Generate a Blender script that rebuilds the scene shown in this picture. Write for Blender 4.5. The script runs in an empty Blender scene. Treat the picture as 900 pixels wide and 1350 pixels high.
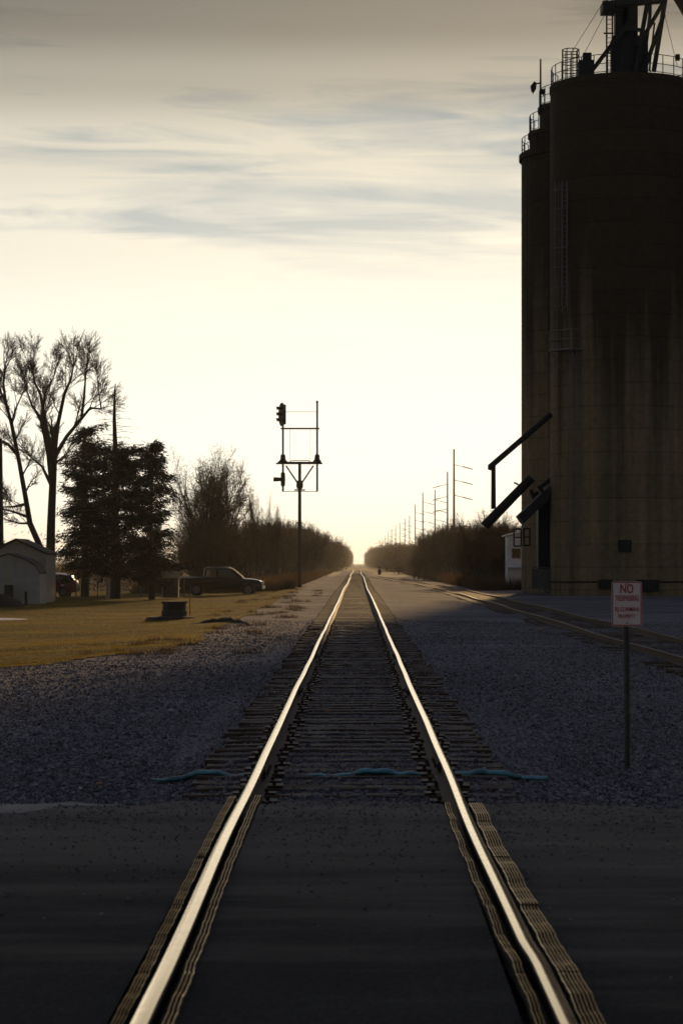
import bpy, math, random
import numpy as np
from mathutils import Vector, Matrix, noise as mnoise
R = math.radians
SC = bpy.context.scene
COL = SC.collection
F = 3040.0; HX, HY, EYE = 470.0, 742.0, 1.63      # focal length in photo pixels, vanishing point, eye height over rail tops

# ------------------------------------------------------------------ camera
cd = bpy.data.cameras.new('camera'); cam = bpy.data.objects.new('camera', cd); COL.objects.link(cam)
cam.location = (0, 0, EYE); cam.rotation_euler = (R(90), 0, 0)
cd.sensor_fit = 'VERTICAL'; cd.sensor_height = 22.2; cd.lens = 50.0
cd.shift_x = -(HX-450)/1350; cd.shift_y = (HY-675)/1350
cd.clip_start = .1; cd.clip_end = 8000
cd.dof.use_dof = True; cd.dof.focus_distance = 45; cd.dof.aperture_fstop = 4.0
SC.camera = cam

# ------------------------------------------------------------------ light
SUN_AZ, SUN_EL = 8.0, 10.0
SC.view_settings.view_transform = 'Standard'
SC.view_settings.look = 'None'
SC.view_settings.exposure = 0.3
SC.view_settings.gamma = 1.0
SC.view_settings.use_curve_mapping = False
sl = bpy.data.lights.new('sun', 'SUN'); so = bpy.data.objects.new('sun', sl); COL.objects.link(so)
sl.energy = 2.2; sl.angle = R(3.0); sl.color = (1.0, .64, .30)
sd = Vector((math.sin(R(SUN_AZ))*math.cos(R(SUN_EL)), math.cos(R(SUN_AZ))*math.cos(R(SUN_EL)), math.sin(R(SUN_EL))))
so.rotation_euler = sd.to_track_quat('Z', 'Y').to_euler()
so.location = (30, 200, 80)

W = bpy.data.worlds.new('World'); SC.world = W; W.use_nodes = True
def build_world():
    nt = W.node_tree; N = nt.nodes; L = nt.links
    for n in list(N): N.remove(n)
    out = N.new('ShaderNodeOutputWorld'); bg = N.new('ShaderNodeBackground'); L.new(bg.outputs[0], out.inputs[0])
    def M(op, a, b=None, c=None):
        m = N.new('ShaderNodeMath'); m.operation = op
        for i, v in enumerate((a, b, c)):
            if v is None: continue
            if isinstance(v, (int, float)): m.inputs[i].default_value = v
            else: L.new(v, m.inputs[i])
        return m.outputs[0]
    sky = N.new('ShaderNodeTexSky'); sky.sky_type = 'NISHITA'; sky.sun_disc = False
    sky.sun_elevation = R(SUN_EL); sky.sun_rotation = R(SUN_AZ); sky.dust_density = 3.0
    tc = N.new('ShaderNodeTexCoord'); sx = N.new('ShaderNodeSeparateXYZ'); L.new(tc.outputs['Generated'], sx.inputs[0])
    X, Y, Z = sx.outputs
    el = M('MULTIPLY', M('ARCSINE', Z), 180/math.pi)
    az = M('MULTIPLY', M('ARCTAN2', X, Y), 180/math.pi)
    # warped streak coordinates
    cv = N.new('ShaderNodeCombineXYZ'); L.new(M('MULTIPLY', az, .055), cv.inputs[0]); L.new(M('ADD', M('MULTIPLY', el, .42), M('MULTIPLY', az, .02)), cv.inputs[1])
    n1 = N.new('ShaderNodeTexNoise'); n1.inputs['Scale'].default_value = 1.0; n1.inputs['Detail'].default_value = 5; n1.inputs['Roughness'].default_value = .5; n1.inputs['Distortion'].default_value = .7
    L.new(cv.outputs[0], n1.inputs['Vector'])
    cv2 = N.new('ShaderNodeCombineXYZ'); L.new(M('MULTIPLY', az, .16), cv2.inputs[0]); L.new(M('MULTIPLY', el, 1.5), cv2.inputs[1]); cv2.inputs[2].default_value = 4.3
    n2 = N.new('ShaderNodeTexNoise'); n2.inputs['Scale'].default_value = 1.0; n2.inputs['Detail'].default_value = 6; n2.inputs['Roughness'].default_value = .55; n2.inputs['Distortion'].default_value = 1.2
    L.new(cv2.outputs[0], n2.inputs['Vector'])
    # veil brightness by elevation
    def ramp(fac, pts, scale):
        r = N.new('ShaderNodeValToRGB'); r.color_ramp.interpolation = 'B_SPLINE' if False else 'EASE'
        e = r.color_ramp.elements
        while len(e) < len(pts): e.new(.5)
        for q, (p, c) in zip(e, pts): q.position = p/scale; q.color = (*c, 1)
        L.new(fac, r.inputs[0]); return r.outputs[0]
    veil = ramp(M('DIVIDE', el, 40.0), [(0,(1.12,1.06,.88)),(2.5,(1.14,1.11,.96)),(5.5,(1.06,1.02,.87)),(8.0,(.92,.87,.735)),(10.2,(.72,.68,.57)),(11.8,(.40,.38,.325)),(13.2,(.21,.20,.175)),(14.6,(.15,.148,.14)),(20,(.20,.205,.235)),(40,(.155,.19,.29))], 40)
    blue = ramp(M('DIVIDE', el, 40.0), [(0,(1.12,1.06,.88)),(3.5,(1.1,1.07,.94)),(6.0,(.98,.95,.83)),(8.6,(.50,.545,.54)),(10.6,(.25,.335,.395)),(12.0,(.135,.18,.215)),(13.4,(.08,.092,.098)),(20,(.14,.155,.19)),(40,(.125,.165,.27))], 40)
    # the grey-blue band at 8.6 degrees
    band = M('POWER', 2.718, M('MULTIPLY', M('POWER', M('DIVIDE', M('SUBTRACT', M('ADD', el, M('MULTIPLY', n2.outputs[0], .9)), 9.15), .80), 2.0), -1.0))
    gap = M('ADD', M('MULTIPLY', M('SUBTRACT', n1.outputs[0], .5), 4.2), M('MULTIPLY', M('SUBTRACT', n2.outputs[0], .5), 2.6))
    gap = M('ADD', M('ADD', gap, M('MULTIPLY_ADD', M('MINIMUM', M('MAXIMUM', az, -12.0), 12.0), .035, .12)), M('MULTIPLY', band, .8))
    gp = N.new('ShaderNodeMath'); gp.operation = 'ADD'; gp.use_clamp = True; L.new(gap, gp.inputs[0]); gp.inputs[1].default_value = 0
    mx = N.new('ShaderNodeMix'); mx.data_type = 'RGBA'; L.new(gp.outputs[0], mx.inputs[0]); L.new(veil, mx.inputs[6]); L.new(blue, mx.inputs[7])
    # light falls off away from the sun's side of the sky
    ca = M('COSINE', M('MULTIPLY', M('SUBTRACT', az, 2.0), math.pi/180))
    fall = M('ADD', M('MULTIPLY', M('POWER', M('MAXIMUM', M('MULTIPLY', M('ADD', ca, 1.0), .5), 0.0), 7.0), .68), .32)
    v1 = N.new('ShaderNodeVectorMath'); v1.operation = 'SCALE'; L.new(mx.outputs[2], v1.inputs[0]); L.new(fall, v1.inputs[3])
    v2 = N.new('ShaderNodeVectorMath'); v2.operation = 'SCALE'; L.new(sky.outputs[0], v2.inputs[0]); v2.inputs[3].default_value = .02
    v3 = N.new('ShaderNodeVectorMath'); v3.operation = 'ADD'
    v4 = N.new('ShaderNodeVectorMath'); v4.operation = 'SCALE'; L.new(v1.outputs[0], v4.inputs[0]); v4.inputs[3].default_value = 8.0
    v5 = N.new('ShaderNodeVectorMath'); v5.operation = 'SCALE'; L.new(sky.outputs[0], v5.inputs[0]); v5.inputs[3].default_value = .02
    L.new(v4.outputs[0], v3.inputs[0]); L.new(v5.outputs[0], v3.inputs[1])
    L.new(v3.outputs[0], bg.inputs[0]); bg.inputs[1].default_value = 0.10
build_world()

# ------------------------------------------------------------------ helpers
rng = random.Random(7); nr = np.random.default_rng(11)
def P(px, py, Y): return Vector(((px-HX)/F*Y, Y, EYE-(py-HY)/F*Y))
def lin(*c): return tuple(c)
def mat(name, col, rough=.8, metal=0.0, spec=.5, var=.25, scale=8.0, bump=0.0, bscale=60.0, trans=0.0, stretch=None, col2=None, objinfo=0.0):
    m = bpy.data.materials.new(name); m.use_nodes = True; nt = m.node_tree; N = nt.nodes; L = nt.links
    b = N['Principled BSDF']; b.inputs['Roughness'].default_value = rough; b.inputs['Metallic'].default_value = metal
    b.inputs['Specular IOR Level'].default_value = spec
    tc = N.new('ShaderNodeTexCoord'); mp = N.new('ShaderNodeMapping'); L.new(tc.outputs['Object'], mp.inputs[0])
    if stretch: mp.inputs['Scale'].default_value = stretch
    n = N.new('ShaderNodeTexNoise'); n.inputs['Scale'].default_value = scale; n.inputs['Detail'].default_value = 6; n.inputs['Roughness'].default_value = .65
    L.new(mp.outputs[0], n.inputs['Vector'])
    r = N.new('ShaderNodeValToRGB'); r.color_ramp.elements[0].position = .3; r.color_ramp.elements[1].position = .7
    a = [max(0, c*(1-var)) for c in col]; z = [c*(1+var) for c in (col2 or col)]
    r.color_ramp.elements[0].color = (*a, 1); r.color_ramp.elements[1].color = (*z, 1)
    L.new(n.outputs[0], r.inputs[0]); L.new(r.outputs[0], b.inputs['Base Color'])
    if bump:
        n2 = N.new('ShaderNodeTexNoise'); n2.inputs['Scale'].default_value = bscale; n2.inputs['Detail'].default_value = 5
        L.new(mp.outputs[0], n2.inputs['Vector'])
        bp = N.new('ShaderNodeBump'); bp.inputs['Strength'].default_value = bump; bp.inputs['Distance'].default_value = .03
        L.new(n2.outputs[0], bp.inputs['Height']); L.new(bp.outputs[0], b.inputs['Normal'])
    if trans:
        t = N.new('ShaderNodeBsdfTranslucent'); L.new(r.outputs[0], t.inputs[0])
        mx = N.new('ShaderNodeMixShader'); mx.inputs[0].default_value = trans
        L.new(b.outputs[0], mx.inputs[1]); L.new(t.outputs[0], mx.inputs[2]); L.new(mx.outputs[0], N['Material Output'].inputs[0])
    m['tree'] = 1
    return m
MT = {}
MT['rail_side'] = mat('rusty steel', (.07,.035,.02), .75, .2, var=.4, scale=20)
MT['tie'] = mat('creosoted timber', (.085,.050,.026), .62, var=.7, scale=9, bump=.5, bscale=25, stretch=(1,7,7), col2=(.11,.066,.034), spec=.35)
MT['plate'] = mat('rusty plate', (.06,.035,.022), .6, .4, var=.4, scale=30)
MT['rubber'] = mat('worn rubber with golden glint', (.12,.075,.03), .32, .55, var=.5, scale=22, spec=.8, col2=(.75,.52,.24), stretch=(6,1,1))  # golden glint on the worn ridge tops painted into the colour
MT['rubber_groove'] = mat('dirty shaded rubber groove', (.012,.010,.008), .85, var=.4, scale=20, spec=.2)  # groove dirt, darkened further with painted shade between the ridges
MT['steel'] = mat('dull grey steel', (.10,.10,.10), .55, .5, var=.2)
MT['dark_steel'] = mat('dark weathered steel', (.025,.022,.02), .65, .2, var=.3)
MT['signal_steel'] = mat('painted signal steel', (.10,.075,.065), .6, .3, var=.2)
MT['black_paint'] = mat('matt black paint', (.012,.012,.012), .6, var=.2)
MT['post'] = mat('galvanised post', (.13,.13,.12), .6, .5, var=.3, scale=15)
MT['galv'] = mat('bright galvanised ladder steel', (.20,.20,.20), .5, .3, var=.2)
MT['sign_white'] = mat('sign white', (.86,.72,.71), .45, var=.10, scale=25)
MT['sign_red'] = mat('sign red', (.48,.015,.03), .45, var=.15, scale=25)
MT['bark'] = mat('bark', (.028,.021,.015), .9, var=.35, scale=6, bump=.5, bscale=20)
MT['twig'] = mat('bare twigs', (.040,.027,.017), .9, var=.3, scale=3, spec=.2)
MT['twig_brown'] = mat('brown brush twigs', (.115,.075,.040), .9, var=.45, scale=1.5, trans=.25, spec=.2)
MT['needle'] = mat('conifer needles', (.011,.013,.006), .9, var=.4, scale=2, spec=.1)
MT['dry_grass'] = mat('dry brown grass', (.10,.064,.032), .9, var=.4, scale=.6, trans=.45, spec=.2)
MT['lawn_blade'] = mat('winter lawn blades', (.06,.048,.005), .8, var=.6, scale=.16, trans=.5, stretch=(.45,2.2,1), col2=(.30,.19,.012), spec=.2)  # light and shadow bands across the lawn painted into the blade colour
MT['siding'] = mat('white vinyl siding', (.36,.33,.29), .6, var=.12, scale=2)
MT['white_door'] = mat('faded white door', (.33,.34,.36), .6, var=.15, scale=2)
MT['roof'] = mat('dark shingles', (.03,.028,.028), .8, var=.3, scale=6, bump=.3)
MT['white_metal'] = mat('white sheet metal', (.72,.80,.90), .5, var=.12, scale=1.2, stretch=(6,6,.6))
MT['car_black'] = mat('black car paint', (.002,.002,.003), .14, var=.1, spec=.25)
MT['car_red'] = mat('dark red car paint', (.20,.012,.012), .25, var=.1, spec=.6)
MT['glass'] = mat('tinted car glass', (.015,.017,.02), .08, var=.05, spec=.8)
MT['chrome'] = mat('chrome', (.85,.82,.76), .3, 1.0, var=.05)
MT['tyre'] = mat('tyre rubber', (.015,.015,.015), .85, var=.2)
MT['rim'] = mat('alloy rim', (.12,.12,.12), .4, .6, var=.1)
MT['lamp_red'] = mat('red tail lens', (.25,.01,.008), .2, var=.05)
MT['lens'] = mat('clear lens', (.6,.58,.5), .12, var=.05)
MT['stone_well'] = mat('mossy old concrete', (.05,.045,.035), .9, var=.4, scale=5, bump=.6, bscale=15)
MT['earth'] = mat('bare earth', (.035,.026,.018), .95, var=.4, scale=3, bump=.6, bscale=8)
MT['snow'] = mat('old snow', (.70,.71,.74), .7, var=.06, scale=3)
MT['hose'] = mat('teal lay-flat hose', (.008,.035,.036), .6, var=.5, scale=3.5, col2=(.10,.33,.37))
MT['concrete_pale'] = mat('pale broken concrete', (.34,.30,.25), .85, var=.2, scale=4, bump=.3)
MT['scrap_orange'] = mat('orange scrap', (.55,.22,.05), .5, var=.1)
MT['scrap_white'] = mat('white scrap', (.7,.68,.62), .5, var=.1)
MT['stone'] = mat('ballast stone', (.075,.072,.085), .8, var=.5, scale=3.2, spec=.4, col2=(.15,.14,.155))
_nt = MT['stone'].node_tree; _g = _nt.nodes.new('ShaderNodeNewGeometry'); _r = [n for n in _nt.nodes if n.type == 'VALTORGB'][0]
_nt.links.new(_g.outputs['Random Per Island'], _r.inputs[0]); _e = _r.color_ramp.elements; _e[0].position = 0; _e[0].color = (.05,.047,.056,1); _e[1].position = 1; _e[1].color = (.36,.335,.345,1); _q = _e.new(.7); _q.color = (.22,.20,.21,1)

def tag(o, label=None, cat=None, group=None, kind=None):
    if label: o['label'] = label
    if cat: o['category'] = cat
    if group: o['group'] = group
    if kind: o['kind'] = kind
    return o
def empty(name, loc, rz=0, **k):
    o = bpy.data.objects.new(name, None); COL.objects.link(o); o.location = loc; o.rotation_euler = (0,0,rz); o.empty_display_size = .3
    return tag(o, **k)
def npmesh(name, V, T, smooth=False):
    """V (n,3), T (m,k) faces of equal size k, or list of such arrays"""
    if not isinstance(T, list): T = [T]
    me = bpy.data.meshes.new(name)
    me.vertices.add(len(V)); me.vertices.foreach_set('co', np.asarray(V, np.float32).ravel())
    tot = sum(t.size for t in T); nf = sum(len(t) for t in T)
    me.loops.add(tot); me.loops.foreach_set('vertex_index', np.concatenate([t.ravel() for t in T]).astype(np.int32))
    st = []; s = 0
    for t in T:
        k = t.shape[1]; st.append(np.arange(len(t))*k+s); s += t.size
    me.polygons.add(nf); me.polygons.foreach_set('loop_start', np.concatenate(st).astype(np.int32))
    me.update(calc_edges=True)
    me.polygons.foreach_set('use_smooth', np.full(nf, smooth, bool))
    return me
def link(name, me, m, parent=None, loc=(0,0,0)):
    me.name = name
    if m is not None and len(me.materials) == 0: me.materials.append(m if not isinstance(m, str) else MT[m])
    o = bpy.data.objects.new(name, me); COL.objects.link(o); o.location = loc
    if parent: o.parent = parent
    return o
class MB:
    def __init__(s): s.v = []; s.f = []
    def add(s, vs, fs):
        b = len(s.v); s.v += [tuple(v) for v in vs]; s.f += [tuple(i+b for i in f) for f in fs]; return s
    def box(s, c, d, rot=None, taper=1.0):
        x, y, z = (q/2 for q in d); vs = []
        for k in (-1, 1):
            t = taper if k > 0 else 1
            for i, j in ((-1,-1),(1,-1),(1,1),(-1,1)):
                v = Vector((i*x*t, j*y*t, k*z))
                if rot is not None: v = rot @ v
                vs.append(v+Vector(c))
        return s.add(vs, [(3,2,1,0),(4,5,6,7),(0,1,5,4),(1,2,6,5),(2,3,7,6),(3,0,4,7)])
    def beam(s, a, b, w, h=None):
        a = Vector(a); b = Vector(b); d = b-a; h = h or w
        return s.box((a+b)/2, (w, h, d.length), d.to_track_quat('Z', 'Y').to_matrix())
    def tube(s, a, b, r0, r1=None, n=8, cap=True):
        a = Vector(a); b = Vector(b); r1 = r0 if r1 is None else r1
        q = (b-a).to_track_quat('Z', 'Y').to_matrix(); vs = []
        for p, r in ((a, r0), (b, r1)):
            for i in range(n):
                t = 2*math.pi*i/n; vs.append(p+q@Vector((r*math.cos(t), r*math.sin(t), 0)))
        fs = [(i, (i+1)%n, n+(i+1)%n, n+i) for i in range(n)]
        if cap: fs += [tuple(range(n-1,-1,-1)), tuple(range(n, 2*n))]
        return s.add(vs, fs)
    def path(s, pts, r, n=6, close=False):
        m = len(pts)
        for i in range(m-1+(1 if close else 0)): s.tube(pts[i], pts[(i+1)%m], r, r, n)
        return s
    def lathe(s, c, prof, n=24, axis='Z'):
        vs = []; c = Vector(c)
        for r, z in prof:
            for i in range(n):
                t = 2*math.pi*i/n
                if axis == 'Z': v = Vector((r*math.cos(t), r*math.sin(t), z))
                elif axis == 'Y': v = Vector((r*math.cos(t), z, r*math.sin(t)))
                else: v = Vector((z, r*math.cos(t), r*math.sin(t)))
                vs.append(c+v)
        fs = []
        for k in range(len(prof)-1):
            for i in range(n):
                fs.append((k*n+i, k*n+(i+1)%n, (k+1)*n+(i+1)%n, (k+1)*n+i))
        fs += [tuple(range(n-1,-1,-1)), tuple(range((len(prof)-1)*n, len(prof)*n))]
        return s.add(vs, fs)
    def extrude(s, poly, off):
        """poly list of 3D points (planar), off a vector"""
        n = len(poly); off = Vector(off); vs = [Vector(p) for p in poly]+[Vector(p)+off for p in poly]
        return s.add(vs, [tuple(range(n-1,-1,-1)), tuple(range(n,2*n))]+[(i,(i+1)%n,n+(i+1)%n,n+i) for i in range(n)])
    def sheet(s, rows):
        n = len(rows[0]); vs = [p for r in rows for p in r]
        return s.add(vs, [(j*n+i, j*n+i+1, (j+1)*n+i+1, (j+1)*n+i) for j in range(len(rows)-1) for i in range(n-1)])
    def build(s, name, m, parent=None, origin=None, smooth=False, bevel=0, label=None):
        og = Vector(origin) if origin is not None else (parent.location if parent and parent.type == 'EMPTY' else Vector((0,0,0)))
        me = bpy.data.meshes.new(name)
        me.from_pydata([tuple(Vector(v)-og) for v in s.v], [], s.f)
        import bmesh
        bm = bmesh.new(); bm.from_mesh(me); bmesh.ops.recalc_face_normals(bm, faces=bm.faces)
        if bevel: bmesh.ops.bevel(bm, geom=list(bm.edges), offset=bevel, segments=2, affect='EDGES', clamp_overlap=True)
        bm.to_mesh(me); bm.free()
        if smooth:
            me.polygons.foreach_set('use_smooth', [True]*len(me.polygons))
            try: me.set_sharp_from_angle(angle=R(35))
            except Exception: pass
        me.update()
        loc = (0,0,0) if parent else tuple(og)
        o = link(name, me, m, parent, loc)
        if label: o['label'] = label
        return o
def copy_tree(o, parent=None):
    c = o.copy(); COL.objects.link(c)
    if parent: c.parent = parent
    for ch in list(o.children): copy_tree(ch, c)
    return c
def fbm(x, y, s=1.0, o=3, seed=0.0):
    return mnoise.fractal(Vector((x*s+seed, y*s-seed*.7, seed)), .9, 2.0, o)

# ------------------------------------------------------------------ ground
def sstep(a, b, x):
    t = min(1, max(0, (x-a)/(b-a))); return t*t*(3-2*t)
def gz(x, y):
    """ground height; rail tops are z = 0"""
    z = -.27
    z -= .28*sstep(-3.2, -10, x)
    z -= .04*sstep(3, 6, x)
    z += .05*fbm(x, y, .12, 3, 3.0)*sstep(2.0, 4.0, abs(x))
    z += .03*fbm(x, y, .5, 2, 9.0)*sstep(1.6, 2.6, abs(x))
    z += .22*sstep(-6,-4.2,x)*(1-sstep(-4.2,-3,x))*sstep(120,170,y)*.6
    z -= .3*sstep(160, 260, y)*sstep(6, 16, abs(x))
    if y < 22: z = z*(1-sstep(2,5,abs(x))*(1-sstep(16,21,y))*.35)
    return z
def sway(y):
    a = sstep(60, 240, y)
    return (.004*math.sin(y*.33+1)+.002*math.sin(y*.8)) + a*(.06*math.sin(y/33+.6)+.03*math.sin(y/13.0))
def dip(y, s=0):
    a = sstep(50, 250, y)
    return .004*math.sin(y*.3+s)+a*(.05*math.sin(y/37+s*.3)+.03*math.sin(y/17.0+s)) - .9*sstep(520, 700, y)*(1-sstep(800, 1000, y))

def ground_mat(name, c1, c2, c3, vs, rough=.9, bump=.6, patch=.15, spec=.3, dist=.03):
    m = bpy.data.materials.new(name); m.use_nodes = True; nt = m.node_tree; N = nt.nodes; L = nt.links
    b = N['Principled BSDF']; b.inputs['Roughness'].default_value = rough; b.inputs['Specular IOR Level'].default_value = spec
    g = N.new('ShaderNodeNewGeometry')
    v = N.new('ShaderNodeTexVoronoi'); v.inputs['Scale'].default_value = vs; L.new(g.outputs['Position'], v.inputs['Vector'])
    s = N.new('ShaderNodeSeparateColor'); L.new(v.outputs['Color'], s.inputs[0])
    r = N.new('ShaderNodeValToRGB'); e = r.color_ramp.elements; e[0].color = (*c1,1); e[1].color = (*c3,1); e[0].position = .05; e[1].position = .95
    q = e.new(.55); q.color = (*c2,1)
    n = N.new('ShaderNodeTexNoise'); n.inputs['Scale'].default_value = patch; n.inputs['Detail'].default_value = 8; n.inputs['Roughness'].default_value = .7; L.new(g.outputs['Position'], n.inputs['Vector'])
    a = N.new('ShaderNodeMath'); a.operation = 'MULTIPLY_ADD'; L.new(n.outputs[0], a.inputs[0]); a.inputs[1].default_value = 2.2; a.inputs[2].default_value = -1.1
    a2 = N.new('ShaderNodeMath'); a2.operation = 'ADD'; L.new(a.outputs[0], a2.inputs[0]); L.new(s.outputs[0], a2.inputs[1])
    L.new(a2.outputs[0], r.inputs[0]); L.new(r.outputs[0], b.inputs['Base Color'])
    bp = N.new('ShaderNodeBump'); bp.inputs['Strength'].default_value = bump; bp.inputs['Distance'].default_value = dist
    L.new(v.outputs['Distance'], bp.inputs['Height']); bp.invert = True; L.new(bp.outputs[0], b.inputs['Normal'])
    return m
MT['gravel'] = ground_mat('crushed gravel', (.088,.080,.086), (.19,.174,.182), (.34,.31,.315), 26, bump=1.0, spec=.1)
MT['terrain'] = ground_mat('winter field soil', (.05,.032,.016), (.10,.062,.028), (.17,.11,.045), 3.0, patch=.06)
MT['lawn'] = ground_mat('thatched winter lawn', (.04,.034,.004), (.15,.10,.007), (.27,.18,.012), 14, patch=.25, bump=1.0, spec=.05)
MT['asphalt'] = ground_mat('old asphalt', (.007,.008,.010), (.015,.015,.017), (.036,.034,.033), 70, rough=.9, bump=.5, patch=.9, spec=.15, dist=.006)

def grid(name, xs, ys, zf, m, keep=None):
    V = np.array([(x, y, zf(x, y)) for y in ys for x in xs]); nx = len(xs); q = []
    for j in range(len(ys)-1):
        for i in range(nx-1):
            if keep is None or keep((xs[i]+xs[i+1])/2, (ys[j]+ys[j+1])/2):
                q.append((j*nx+i, j*nx+i+1, (j+1)*nx+i+1, (j+1)*nx+i))
    return link(name, npmesh(name, V, np.array(q), True), m)
def spaced(a, b, n, p=1.0): return [a+(b-a)*(i/n)**p for i in range(n+1)]
xs = sorted(set([round(x,3) for x in [-6000,-3000,-1200,-500,-250,-120,-70,-50]+spaced(-40,40,100)+[50,70,120,250,500,1200,3000,6000]]))
ys = [-3000,-500,-100,-30]+spaced(-10,200,130)+spaced(205,900,60)+[1000,1300,1800,2500,4000,7500]
tag(grid('ground', xs, ys, lambda x, y: gz(x, y)-.10-(1.5*sstep(900,1500,y) if abs(x) < 1e9 else 0), MT['terrain']), kind='structure')
def lawn_edge(y):   # right-hand edge of the lawn
    return -4.0+.35*fbm(0, y, .16, 3, 5.0)-2.4*(1-sstep(45, 52, y))
def in_lawn(x, y):
    return x < lawn_edge(y) and y > 45.5+1.1*fbm(x, 0, .5, 3, 2.0) and y < 175
tag(grid('gravel', spaced(-34,26,170), spaced(-8,320,560,1.25), lambda x, y: gz(x, y)+(.072*(1-sstep(1.05,1.75,abs(x-sway(y))))+dip(y)*(1-sstep(1.6,3.2,abs(x))) if y > 15 else 0), MT['gravel'],
         lambda x, y: (x > lawn_edge(y)-.5 or y < 48) and (x > -4.5 or y < 60) and (y < 165 or x < 8.5-2.6*sstep(200,300,y)+.5*fbm(x,y,.3,2,3.))), kind='structure')
tag(grid('lawn', spaced(-40,-1.5,150), spaced(43,178,260), lambda x, y: gz(x, y)+.018+.02*fbm(x,y,1.2,3,4.), MT['lawn'], in_lawn), kind='structure')
# track bed beyond the gravel yard
tag(grid('trackbed', spaced(-3.4,3.4,14), spaced(300,1700,200), lambda x, y: dip(y)-.2-.12*sstep(1.5,3.4,abs(x)), MT['gravel']), kind='structure')

_nt = MT['asphalt'].node_tree; _b = _nt.nodes['Principled BSDF']; _src = _b.inputs['Base Color'].links[0].from_socket
_g = _nt.nodes.new('ShaderNodeNewGeometry'); _mp = _nt.nodes.new('ShaderNodeMapping'); _mp.inputs['Scale'].default_value = (.35,1.6,1); _nt.links.new(_g.outputs['Position'], _mp.inputs[0])
_n = _nt.nodes.new('ShaderNodeTexNoise'); _n.inputs['Scale'].default_value = 1.0; _n.inputs['Detail'].default_value = 9; _n.inputs['Roughness'].default_value = .65; _nt.links.new(_mp.outputs[0], _n.inputs['Vector'])
_s = _nt.nodes.new('ShaderNodeSeparateXYZ'); _nt.links.new(_g.outputs['Position'], _s.inputs[0])
_m = _nt.nodes.new('ShaderNodeMapRange'); _m.inputs[1].default_value = 8.5; _m.inputs[2].default_value = 15.8; _m.inputs[3].default_value = -.16; _m.inputs[4].default_value = .30; _nt.links.new(_s.outputs[1], _m.inputs[0])
_a = _nt.nodes.new('ShaderNodeMath'); _a.operation = 'ADD'; _nt.links.new(_n.outputs[0], _a.inputs[0]); _nt.links.new(_m.outputs[0], _a.inputs[1])
_c = _nt.nodes.new('ShaderNodeMapRange'); _c.inputs[1].default_value = .38; _c.inputs[2].default_value = .92; _nt.links.new(_a.outputs[0], _c.inputs[0])
_x = _nt.nodes.new('ShaderNodeMix'); _x.data_type = 'RGBA'; _x.inputs[7].default_value = (.20,.165,.13,1); _nt.links.new(_c.outputs[0], _x.inputs[0]); _nt.links.new(_src, _x.inputs[6]); _nt.links.new(_x.outputs[2], _b.inputs['Base Color'])
# ---- road over the crossing
def rz(x, y):
    return -.022-.16*sstep(1.6, 9, abs(x))+.006*fbm(x, y, .8, 3, 8.)
def road_edge(x): return 16.05-.9*sstep(1.5,3.5,x)*1+.34*fbm(x, 0, 1.3, 4, 6.)+.22*fbm(x,0,5.,3,1.)*1-.02*max(0,abs(x)-4)
def road_panel(x0, x1, n):
    b = []
    X = spaced(x0, x1, n)
    rows = []
    for k in range(81):
        rows.append([(x, -3+(road_edge(x)+3)*k/80, rz(x, -3+(road_edge(x)+3)*k/80)-(.10 if k == 80 else 0)) for x in X])
    return rows
m_ = MB()
XL, XR = -.035-.75, -.035+.75
for a, b, n in ((-45, XL-.109, 150), (XR+.141, 45, 150), (XL+.121, XR-.121, 24)): m_.sheet(road_panel(a, b, n))
tag(m_.build('road', 'asphalt', smooth=True), kind='structure')
# pale broken edge at the left
m_ = MB(); rows = [[],[],[]]
for i in range(60):
    x = -9+7.4*i/59; e = road_edge(x)
    w = .02+.85*min(1, (-1.6-x)/.95)**1.3*(1+.35*fbm(x,0,4,3,4.)) if x < -1.6 else .0
    for k in range(3): rows[k].append((x, e-.12-w*(1-k/2)+.03*fbm(x,k,9,2,1.), rz(x,e)+.010-.012*(k==2)-.012*(k==0)))
m_.sheet(rows); tag(m_.build('road_shoulder', 'concrete_pale', smooth=True), kind='structure')

# ------------------------------------------------------------------ railway tracks
rail_prof = [(-.035,-.030),(-.036,-.008),(-.030,-.003),(0,0),(.030,-.003),(.036,-.008),(.035,-.030),(.010,-.042),(.008,-.135),(.068,-.155),(.068,-.168),(-.068,-.168),(-.068,-.155),(-.008,-.135),(-.010,-.042)]
def rail_mat(top=(.98,.79,.52,1), r0=.10, r1=.24):
    m = bpy.data.materials.new('polished rail steel'); m.use_nodes = True; nt = m.node_tree; N = nt.nodes; L = nt.links
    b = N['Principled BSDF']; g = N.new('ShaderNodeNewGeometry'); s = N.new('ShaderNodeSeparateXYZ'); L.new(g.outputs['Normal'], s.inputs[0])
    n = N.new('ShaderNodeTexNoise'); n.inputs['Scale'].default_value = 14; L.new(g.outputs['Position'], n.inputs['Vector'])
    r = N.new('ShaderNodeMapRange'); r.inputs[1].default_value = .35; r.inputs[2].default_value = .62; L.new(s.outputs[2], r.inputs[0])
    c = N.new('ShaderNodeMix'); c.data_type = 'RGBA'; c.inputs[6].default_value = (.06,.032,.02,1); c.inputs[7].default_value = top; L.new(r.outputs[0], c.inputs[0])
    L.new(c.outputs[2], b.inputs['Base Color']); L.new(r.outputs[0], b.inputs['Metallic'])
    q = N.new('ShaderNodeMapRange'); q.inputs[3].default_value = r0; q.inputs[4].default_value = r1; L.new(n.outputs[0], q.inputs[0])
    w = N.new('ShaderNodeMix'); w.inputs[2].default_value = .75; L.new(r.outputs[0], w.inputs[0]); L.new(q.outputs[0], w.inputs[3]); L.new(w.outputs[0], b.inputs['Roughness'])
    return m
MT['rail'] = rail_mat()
MT['rail_dull'] = rail_mat((.17,.11,.07,1), .4, .6)
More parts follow.
